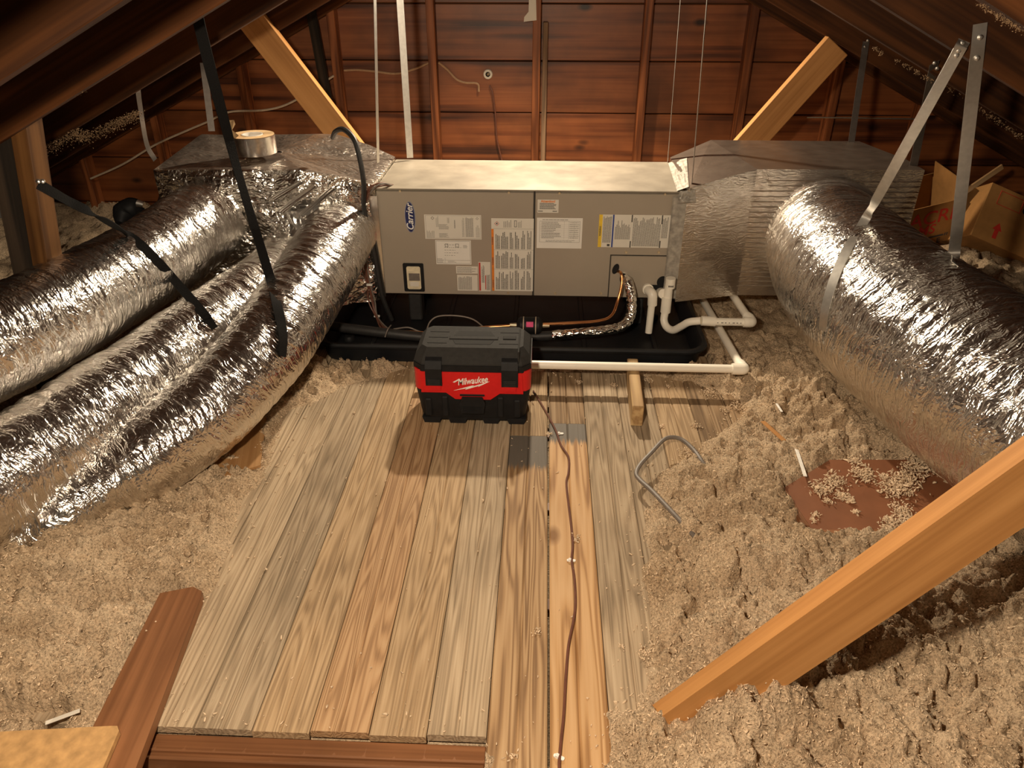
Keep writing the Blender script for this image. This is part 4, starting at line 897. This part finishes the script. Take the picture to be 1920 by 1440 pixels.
gc = [pz(1328, 1032, .03), pz(1300, 1003, .05), pz(1260, 960, .055), pz(1222, 920, .05), pz(1200, 900, .045), pz(1193, 888, .045), pz(1200, 872, .05), pz(1222, 848, .06), pz(1243, 826, .065), pz(1258, 820, .065), pz(1278, 824, .06), pz(1300, 843, .055), pz(1318, 868, .05), pz(1333, 888, .03)]
wire('bent_cable', gc, .0072, 'grey_wire', 'stiff grey cable bent like a hook over the insulation edge')
# wall wiring
wire('wall_cable', [py(645, 132, YW - .02), py(670, 131, YW - .012), py(705, 134, YW - .012), py(742, 138, YW - .012), py(775, 130, YW - .014), py(804, 118, YW - .03)], .0065, 'romex', 'tan cable stapled to the gable wall, sagging between two studs')
wire('wall_cable', [py(822, 117, YW - .03), py(838, 130, YW - .014), py(855, 148, YW - .012), py(872, 155, YW - .012), py(895, 157, YW - .016), py(898, 172, YW - .02)], .0065, 'romex', 'tan cable stub with frayed cut end on the gable wall')
wire('hanging_wire', [py(918, 160, YW - .012), py(924, 175, YW - .02), py(929, 215, YW - .02), py(932, 260, YW - .02), py(941, 300, YW - .02)], .0048, 'brown_wire', 'thin brown wire hanging down the wall from a round wire hole')
wire('eave_cable', [py(170, 335, YW - .1), py(230, 308, YW - .1), py(290, 272, YW - .1), py(350, 245, YW - .1), py(390, 228, YW - .1), py(430, 210, YW - .1), py(500, 206, YW - .1), py(550, 190, YW - .1), py(626, 142, YW - .1)], .006, 'pale_wire', 'pale cable running across the studs behind the upturned tape roll')
wire('guy_wire', [py(1513, 220, YW - .1), py(1600, 221, YW - .1), py(1715, 223, YW - .1)], .004, 'steel', 'thin taut bright wire across studs behind the foil return box')
lp = py(915, 139, YW - .001); ls = thing('wire_grommet', 'round pale metal grommet on the wall above the hanging wire', 'grommet', lp)
link('ring', MB().tube([lp, lp + Vector((0, -.012, 0))], [.028, .025], 20, 1), 'paper', ls, smooth=True); link('bore', MB().tube([lp + Vector((0, -.0122, 0)), lp + Vector((0, -.0126, 0))], .014, 16, 1), 'void', ls)
link('screw', MB().tube([lp + Vector((0, -.0126, 0)), lp + Vector((.006, -.02, .004))], .007, 10, 1), 'brass', ls)
fs = [py(992, -6, YW - .1), py(1005, -6, YW - .1), py(1006, 38, YW - .1), py(982, 41, YW - .1), py(983, 32, YW - .1), py(991, 22, YW - .1)]
tag(link('flashing_scrap', MB().prism([(p.x, p.z) for p in fs], 1, YW - .101, YW - .096), 'paper'), 'boot-shaped scrap of pale metal flashing on a stud', 'flashing')

# ================================================================== BRACES, POST
def brace(label, pxa, pxb, ya, yb, w, h, mat='brace_wood', ext=(0, 0), yaxis=True):
    a, b = py(*pxa, ya), py(*pxb, yb); dvec = (b - a).normalized(); a = a - dvec * ext[0]; b = b + dvec * ext[1]
    sh = Vector((0, w / 2, 0)); o = beam('roof_brace', mat, a + sh, b + sh, w, h, (0, 0, 1)); return tag(o, label, 'brace', 'diagonal roof braces')
brace('orange diagonal wood brace rising left behind the foil-wrapped plenum', (640, 258), (468, 36), 3.84, 3.84, .045, .132, ext=(.7, .03))
brace('orange diagonal wood brace rising right behind the return box', (1412, 264), (1572, 86), 3.84, 3.84, .045, .132, ext=(.7, .0))
a, b, c_ = py(1593, 1093, 1.075), py(1780, 960, 1.075), py(1713, 1127, 1.075); dvec = (b - a).normalized(); hb = ((c_ - a) - dvec * (c_ - a).dot(dvec)).length
dn = Vector((dvec.z, 0, -dvec.x)); a0 = a - dvec * ((a.z + .02) / dvec.z)
m_, L_ = beam_m(a0 + dn * hb / 2 + Vector((0, .021, 0)), a0 + dvec * 1.55 + dn * hb / 2 + Vector((0, .021, 0)))
br = link('roof_brace', MB().prism([(-.03, .0), (.10, -hb / 2), (L_, -hb / 2), (L_, hb / 2), (-.05, hb / 2)], 1, -.021, .021), 'brace_wood', None, m_)
tag(br, 'orange wood brace with foot buried in insulation, crossing in front of large duct', 'brace', 'diagonal roof braces')
pt = thing('knee_post', 'dark wood post against the left rafters with a lit orange side', 'post', (-1.6, 2.3, 0))
a, b = py(46, 215, 2.262), py(92, 505, 2.262)
beam('post_stud', 'post_wood', a + (a - b).normalized() * .2, b + (b - a).normalized() * .55, .05, .09, (0, -1, 0), pt)
a, b = py(6, 240, 2.245), py(58, 510, 2.245)
beam('shaded_front', 'black_wood', a + (a - b).normalized() * .25, b + (b - a).normalized() * .55, .09, .05, (0, -1, 0), pt)  # near-black wood colour stands in for shade on the post's front face

# ================================================================== STRAPS
from mathutils.bvhtree import BVHTree
BV = {k: BVHTree.FromPolygons([v.co for v in o.data.vertices], [p.vertices for p in o.data.polygons]) for k, o in (('1', d1), ('2', d2), ('3', d3), ('4', d4))}
def onto(px, q, ids, dep, off=.005):                     # where the sight line meets a duct, else free in the air at dep
    best = None; dr = ray(px, q); ln = dr.length
    for k in ids:
        h = BV[k].ray_cast(Vector((0, 0, H)), dr.normalized())
        if h[0] is not None and (best is None or h[3] < best): best = h[3]
    if best is None: return pd(px, q, dep)
    return Vector((0, 0, H)) + dr.normalized() * (best - off)
def strap(label, pts, nrm, w=.022, mat='steel', screws=(), sm=4, name='hanger_strap', group='metal hanger straps', th=.0012):
    t = thing(name, label, 'strap', pts[-1], group)
    link('band', MB().ribbon(pts, nrm, w, th, sm + 4), mat, t, smooth=True)
    for s in screws:
        nn = Vector(nrm if not isinstance(nrm, list) else nrm[0]).normalized(); s = Vector(s)
        link('screw', MB().tube([s - nn * .002, s + nn * .003, s + nn * .006], [.007, .007, .003], 10, 1), 'steel', t, smooth=True)
    return t
FR = (0, -1, 0)
def up(p, q, zt):                                       # extend the line p->q upwards to height zt
    d = q - p; return p + d * ((zt - p.z) / d.z)
a, b = py(709, 305, 3.2), py(703, 0, 3.2); strap('thin bright hanger strap seen edge-on at the air handler left corner', [up(a, b, 1.55), b, a], (1, -.45, 0), .018)
a, b = py(769, 296, 3.585), py(750, 0, 3.585); strap('flat grey hanger strap behind the air handler left part', [up(a, b, 1.5), b, a], (.25, -1, 0), .03)
a, b = py(1252, 303, 3.58), py(1276, 0, 3.58); strap('thin hanger strap rising behind the air handler right corner', [up(a, b, 1.5), b, a], (1, -.3, 0), .018)
a, b = py(1297, 348, 3.13), py(1326, 0, 3.13); strap('thin hanger strap rising from the mastic smear of air handler', [up(a, b, 1.55), b, a], (1, -.4, 0), .018)
a, b = py(1596, 268, 3.7), py(1624, 78, 3.87); strap('grey hanger strap screwed to a rafter above the return box', [b, a], FR, .030, 'steel_dull', (py(1621, 88, 3.865), py(1627, 76, 3.865)))
a, b = py(1690, 425, 3.32), py(1752, 118, 2.88); strap('dark hanger strap dropping past the return box right edge', [b, py(1726, 245, 3.2), a], FR, .034, 'steel_dull', (py(1752, 118, 2.875), py(1757, 128, 2.875)))
R_ = 2.90
def hung(top_px, mid_px, low):                           # flat on the rafter face, then straight down to low
    a, b = py(*top_px, 2.172), py(*mid_px, 2.172); return [a, b, b.lerp(low, .3), b.lerp(low, .6), b.lerp(low, .85)]
pts = hung((1808, 76), (1793, 104), onto(1622, 412, '4', 2.5, .022)) + [onto(1622, 412, '4', 2.5, .022), onto(1588, 468, '4', 2.5, .014), onto(1563, 525, '4', 2.5, .012), onto(1547, 580, '4', 2.5, .010), onto(1542, 620, '4', 2.5, .006)]
strap('wide shiny hanger strap slung around the large duct', pts, [(-.1, -1, .1), (-.1, -1, .1), (-.2, -1, .2), (-.3, -.9, .4), (-.4, -.8, .6), (-.5, -.7, .7), (-.6, -.6, .7), (-.75, -.6, .5), (-.85, -.5, .3), (-.9, -.4, .1)], .032, 'steel', (py(1804, 81, 2.169), py(1797, 95, 2.169), py(1793, 104, 2.169)), 6)
low = onto(1789, 478, '4', 2.5, .012)
pts = hung((1838, 44), (1831, 112), low) + [low, onto(1793, 497, '4', 2.5, .003)]
strap('bright straight hanger strap with two screws behind the large duct', pts, [(-.1, -1, .1), (-.1, -1, .1), (-.25, -1, .1), (-.3, -1, .1), (-.3, -1, .1), (-.3, -1, .2), (-.3, -1, .4)], .034, 'steel', (py(1838, 70, 2.169), py(1832, 109, 2.169)), 6)
a, b = py(397, 246, 3.66), py(381, 118, 3.8); strap('grey hanger strap by the tape roll', [b, a], (.4, -1, 0), .03, 'steel_dull')
a, b = py(291, 300, 3.2), py(243, 122, 2.95); strap('thin hanger strap bending down to supply plenum far corner', [b, py(256, 150, 2.95), py(262, 195, 3.0), py(275, 270, 3.15), a], (.8, -.5, 0), .022, 'steel_dull', (py(247, 128, 2.94), py(250, 138, 2.94)))
# woven black webbing
dep_ = lambda P: (P - Vector((0, 0, H))).dot(Vector((-math.sin(YAW) * math.cos(PITCH), math.cos(YAW) * math.cos(PITCH), -math.sin(PITCH))))
hk = onto(506, 520, '3', 2.46, .02); dk = dep_(hk)
w1 = [pd(x, y, 2.1 + (dk - 2.1) * (y + 60) / 580) for x, y in ((358, -60), (366, 10), (392, 120), (420, 225), (447, 325), (477, 425))] + [hk, onto(519, 570, '3', 2.46, .016), onto(527, 605, '3', 2.47, .014), onto(531, 635, '3', 2.50, .012), onto(530, 668, '3', 2.56, .008)]
strap('black woven strap hanging from the roof and hooked under the duct by the deck', w1, [(.1, -1, .2), (.1, -1, .2), (.3, -1, .2), (.8, -.75, .2), (1, -.45, .2), (.9, -.6, .2), (.6, -.9, .3), (.55, -.8, .3), (.65, -.75, .15), (.75, -.65, .0), (.85, -.5, -.2)], .034, 'webbing', (), 6, 'webbing_strap', 'black woven straps', .003)
w2 = [py(72, 345, 2.20), pd(130, 378, 2.35), pd(180, 403, 2.42), onto(236, 438, '1', 2.5, .02), onto(268, 462, '1', 2.5, .012), onto(305, 500, '1', 2.5, .012), onto(326, 524, '1', 2.5, .016), onto(380, 586, '23', 2.5, .022), onto(390, 600, '23', 2.5, .012), onto(401, 617, '23', 2.5, .006)]
strap('black woven strap nailed to the dark post and crossing the rear ducts', w2, [(.1, -1, .9), (.1, -.8, 1), (.1, -.7, 1), (.2, -.6, 1), (.3, -.7, .9), (.4, -.8, .7), (.4, -.9, .5), (.4, -.9, .5), (.3, -1, .3), (.3, -1, .3)], .032, 'webbing', (py(72, 340, 2.19), py(80, 340, 2.19)), 6, 'webbing_strap', 'black woven straps', .003)

# ================================================================== TAPE ROLL
tb = pz(478, 283, .765); tb = Vector((tb.x, tb.y, .757))
tr = thing('tape_roll', 'roll of shiny foil tape with torn kraft backing on the plenum', 'tape roll', tb)
n = 40
link('roll', MB().loft([[(tb.x + r * math.cos(2 * math.pi * k / n), tb.y + r * math.sin(2 * math.pi * k / n), tb.z + z) for k in range(n)] for r, z in ((.088, 0), (.092, .002), (.092, .074), (.088, .076), (.044, .076), (.044, 0))], False), 'tape', tr, smooth=True)
link('roll_core', MB().loft([[(tb.x + r * math.cos(2 * math.pi * k / n), tb.y + r * math.sin(2 * math.pi * k / n), tb.z + z) for k in range(n)] for r, z in ((.044, .004), (.044, .078), (.039, .078), (.039, .004))], False), 'paper_white', tr, smooth=True)
link('kraft_liner', MB().loft([[(tb.x + r * math.cos(2 * math.pi * k / n), tb.y + r * math.sin(2 * math.pi * k / n), tb.z + .0765) for k in range(n)] for r in (.090, .046)], False), 'kraft', tr)
lz_ = tb.z + .074
link('torn_flap', MB().add([(tb.x - .092, tb.y - .01, lz_), (tb.x - .098, tb.y - .012, lz_ + .045), (tb.x - .085, tb.y - .018, lz_ + .062), (tb.x - .055, tb.y - .03, lz_ + .066), (tb.x - .05, tb.y - .035, lz_ + .05), (tb.x - .062, tb.y - .05, lz_ + .03), (tb.x - .03, tb.y - .07, lz_ + .012), (tb.x - .045, tb.y - .078, lz_)], [(0, 1, 2, 3, 4, 5, 6, 7)]), 'kraft', tr)

# ================================================================== BOARDS LYING ABOUT
def slab(name, label, cat, corners_px, z, th, mat, tilt=0):
    P = [pz(x, y, z) for x, y in corners_px]; o = P[0]; ex = (P[1] - P[0]).normalized(); ey = Vector((-ex.y, ex.x, 0))
    mm = Matrix((ex, ey, Vector((0, 0, 1)))).transposed().to_4x4(); mm.translation = o; inv = mm.inverted()
    pl = [(inv @ p).to_2d() for p in P]
    return tag(link(name, MB().prism([(p.x, p.y) for p in pl], 2, -th, 0), mat, None, mm), label, cat)
slab('loose_board', 'smooth brown board lying along left edge of the plank deck', 'board', [(105, 1500), (300, 1112), (362, 1100), (378, 1108), (376, 1120), (232, 1500)], .030, .028, 'brown_board')
slab('osb_scrap', 'corner of a pale chipboard sheet on the brown board', 'board', [(-120, 1378), (205, 1361), (220, 1361), (223, 1370), (180, 1470), (-120, 1520)], .048, .014, 'osb')
slab('plywood_scrap', 'thin orange plywood scrap tucked under the duct by the deck', 'plywood', [(506, 740), (488, 872), (430, 890), (340, 890), (440, 740)], .014, .010, 'ply_wood')
PA = [pz(x, y, .058) for x, y in ((1468, 918), (1522, 1000), (1800, 1000), (1830, 930), (1720, 862), (1556, 862))]
lpn = slab('fibreboard_sheet', 'reddish brown fibreboard sheet half covered by insulation tufts', 'board', [(1466, 917), (1518, 994), (1800, 994), (1840, 930), (1700, 862), (1556, 862)], .058, .012, 'mdf')
mmf, Lf = beam_m(pz(1522, 1001, .056), pz(1700, 999, .056)); link('panel_rail', MB().box((0, -.012, -.012), (Lf, .012, .006), .002), 'brown_board', lpn, mmf)
mmf, Lf = beam_m(pz(1467, 919, .060), pz(1512, 988, .060)); link('panel_stile', MB().box((0, -.010, -.012), (Lf, .010, .004), .002), 'brown_board', lpn, mmf)
def stick(label, a, b, z, w, mat, th=.003, name='paint_stick', cat='stick'):
    return tag(beam(name, mat, pz(*a, z), pz(*b, z + .004), w, th, (0, 0, 1), b=.0006), label, cat)
stick('narrow white strip sticking out of insulation by the brown sheet', (1492, 838), (1510, 893), .075, .011, 'white_ink', name='plastic_strip', cat='strip')
stick('short white strip poking from insulation beside the drain line elbow', (1456, 757), (1466, 772), .075, .008, 'white_ink', name='plastic_strip', cat='strip')
stick('small orange wood sliver half buried in insulation', (1430, 790), (1470, 826), .078, .017, 'brace_wood', name='wood_sliver', cat='wood')
stick('pale torn paper strip in the insulation by the chipboard corner', (85, 1356), (150, 1332), .03, .010, 'paper', name='paper_strip', cat='strip')
# ---- hatch in the deck front
ht = thing('attic_hatch', 'recessed brown wood attic hatch in front of the planks', 'hatch', (-.5, .9, -.2))
link('header', MB().box((-.915, .972, -.19), (-.102, .988, -.030), .002), 'brown_board', ht)
link('casing', MB().box((-.80, .925, -.16), (-.165, .956, -.058), .003), 'brown_board', ht)
link('door_leaf', MB().box((-.80, .30, -.11), (-.165, .925, -.085), .003), 'brown_board', ht)
link('end_block', MB().box((-.915, .90, -.19), (-.86, .970, -.045), .003), 'brown_board', ht)
link('end_stile', MB().box((-.190, .30, -.16), (-.160, .956, -.054), .003), 'brown_board', ht)
link('side_jamb', MB().box((-.118, .3, -.19), (-.1015, .972, -.026), .002), 'brown_board', ht)
link('side_jamb', MB().box((-.935, .3, -.19), (-.917, .972, -.026), .002), 'brown_board', ht)
pos = []; sz = []
for (x, y, z, r) in ((310, 1395, -.07, .02), (315, 1425, -.08, .03), (290, 1420, -.09, .035), (860, 1420, -.08, .02), (870, 1440, -.08, .03)):
    c = pz(x, y, z); k = int(40 * (r / .012) ** 1.8); p = RNG.normal(0, r * .55, (k, 3)); pos.append(p * [1, 1, .6] + np.array(c)); sz.append(RNG.uniform(.002, .006, k))
v, f = nuggets(np.concatenate(pos), np.concatenate(sz)); tag(link('insulation_wad', fast_mesh('insulation_wad', v, f, False), 'tuft'), 'wads of insulation stuck around the hatch frame', 'insulation', kind='stuff')

# ================================================================== CARDBOARD BOXES AT THE EAVE
def box_frame(o, ex, ez):                               # local: x along the face, y away, z up the face
    ex = Vector(ex).normalized(); ez = Vector(ez); ez = (ez - ex * ez.dot(ex)).normalized(); ey = ez.cross(ex)
    m = Matrix((ex, ey, ez)).transposed().to_4x4(); m.translation = o; return m
Yb = 3.95
o0 = py(1688, 452, Yb); o1 = py(1796, 420, Yb); o0.z = min(o0.z, o0.z)
bx = thing('cardboard_box', 'open brown cardboard box with dark red lettering behind the large duct', 'box', (o0.x + .2, Yb + .15, .05), 'cardboard boxes at the eave')
o0 = py(1690, 480, Yb); ex = (py(1795, 455, Yb + .02) - o0); w = ex.length; mf = box_frame(o0, ex, (0, -.12, 1)); hh = (py(1700, 392, Yb) - o0).length
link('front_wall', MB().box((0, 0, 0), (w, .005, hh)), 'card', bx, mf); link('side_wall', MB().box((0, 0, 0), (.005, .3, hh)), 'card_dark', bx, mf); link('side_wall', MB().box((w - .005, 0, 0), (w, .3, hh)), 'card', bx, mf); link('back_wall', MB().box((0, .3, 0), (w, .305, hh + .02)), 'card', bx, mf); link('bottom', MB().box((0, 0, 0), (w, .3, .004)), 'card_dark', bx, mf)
link('flap', MB().box((.02, .302, hh), (w * .62, .306, hh + .12)), 'card', bx, mf @ Matrix.Rotation(math.radians(-14), 4, 'X')); link('flap', MB().box((w - .012, .02, hh), (w - .008, .28, hh + .1)), 'card', bx, mf)
def on(mf, u, v): return mf @ Matrix.Translation((u, -.0012, v)) @ Matrix.Rotation(math.pi / 2, 4, 'X')
text('lettering', 'ACRE', .105, 'red_ink', bx, on(mf, w * .52, hh * .72), .15, .001, .0003, sx=1.0)
text('lettering', 'MS', .075, 'red_ink', bx, on(mf, w * .40, hh * .46), .2, .001, .0003)
sg = MB().box((w * .46, -.002, hh * .265), (w * .72, -.0005, hh * .30))
for k in range(6): sg.tube([(w * (.74 + .035 * k), -.0015, hh * .255), (w * (.755 + .035 * k), -.0015, hh * .315)], .0025, 5, 1)
link('printed_screw', sg, 'ink', bx, mf); text('lettering', 'E', .04, 'ink', bx, on(mf, w * .64, hh * .17), 0, .001, .0003)
o0 = py(1820, 440, 3.75); mfb = box_frame(o0, py(1935, 490, 3.72) - o0, py(1858, 340, 3.88) - o0); w2_ = (py(1960, 500, 3.72) - o0).length; h2 = (py(1858, 340, 3.88) - o0).length
b2 = thing('cardboard_box', 'tilted orange-brown cardboard box with red arrows and hand hole', 'box', (o0.x + .15, 3.85, .08), 'cardboard boxes at the eave')
link('carton', MB().box((0, 0, 0), (w2_, .24, h2), .003), 'card', b2, mfb)
link('hand_hole', MB().prism(rrect(w2_ * .47, h2 * .70, w2_ * .95, h2 * .82, h2 * .055), 1, -.0015, .001), 'void', b2, mfb)
for u in (.27, .82):
    a_, b_ = w2_ * u, h2 * .10; s_ = h2 * .12
    link('arrow', MB().prism([(a_ - s_ * .32, b_), (a_ + s_ * .32, b_), (a_ + s_ * .32, b_ + s_ * 1.3), (a_ + s_ * .75, b_ + s_ * 1.3), (a_, b_ + s_ * 2.4), (a_ - s_ * .75, b_ + s_ * 1.3), (a_ - s_ * .32, b_ + s_ * 1.3)], 1, -.0015, .001), 'red_ink', b2, mfb)
fr_ = MB(); x0, x1, z0, z1, t_ = w2_ * .14, w2_ * .44, h2 * .68, h2 * .92, .0025
fr_.box((x0, -.0012, z0), (x1, .0005, z0 + t_)).box((x0, -.0012, z1), (x1, .0005, z1 + t_)).box((x0, -.0012, z0), (x0 + t_, .0005, z1)).box((x1, -.0012, z0), (x1 + t_, .0005, z1)); link('printed_frame', fr_, 'red_ink', b2, mfb)
tag(beam('lath_strip', 'lath', py(1812, 358, 4.0), py(1880, 312, 4.05), .03, .012, (0, -1, 0)), 'thin pale wood lath leaning between the two cardboard boxes', 'lath')
# ---- odds and ends in the dark left eave
k0 = py(262, 384, 3.25); bg = thing('flexible_boot', 'small black plastic piece with shiny tip behind the rear duct', 'plastic', k0)
link('body', MB().tube([py(225, 420, 3.2), py(232, 400, 3.25), py(250, 388, 3.28), py(270, 386, 3.3)], [.02, .05, .045, .02], 14, 6), 'black_plastic', bg, smooth=True)
link('shiny_tip', MB().tube([py(258, 381, 3.24), py(270, 384, 3.24)], [.018, .014], 10, 1), 'steel', bg, smooth=True)
# fluff hanging from the rafters
pos = []; sz = []
def hang(x0, y0, x1, y1, Y, k, r):
    for i in range(k):
        t = random.random(); p = py(x0 + (x1 - x0) * t, y0 + (y1 - y0) * t, Y); q_ = random.randint(3, 14); c = RNG.normal(0, r, (q_, 3)); c[:, 2] = -np.abs(c[:, 2]) * 1.3
        pos.append(c + np.array(p)); sz.append(RNG.uniform(.001, .0032, q_) * Y / 2.9)
hang(150, 255, 260, 205, 2.93, 110, .013); hang(80, 275, 150, 240, 2.9, 60, .014); hang(1836, 4, 1930, 62, 1.505, 40, .003); hang(1640, 88, 1760, 155, 2.92, 16, .004); hang(1760, 150, 1920, 256, 2.93, 26, .006); hang(1850, 170, 1900, 230, 3.3, 16, .010); hang(140, 165, 160, 170, 2.2, 5, .004)
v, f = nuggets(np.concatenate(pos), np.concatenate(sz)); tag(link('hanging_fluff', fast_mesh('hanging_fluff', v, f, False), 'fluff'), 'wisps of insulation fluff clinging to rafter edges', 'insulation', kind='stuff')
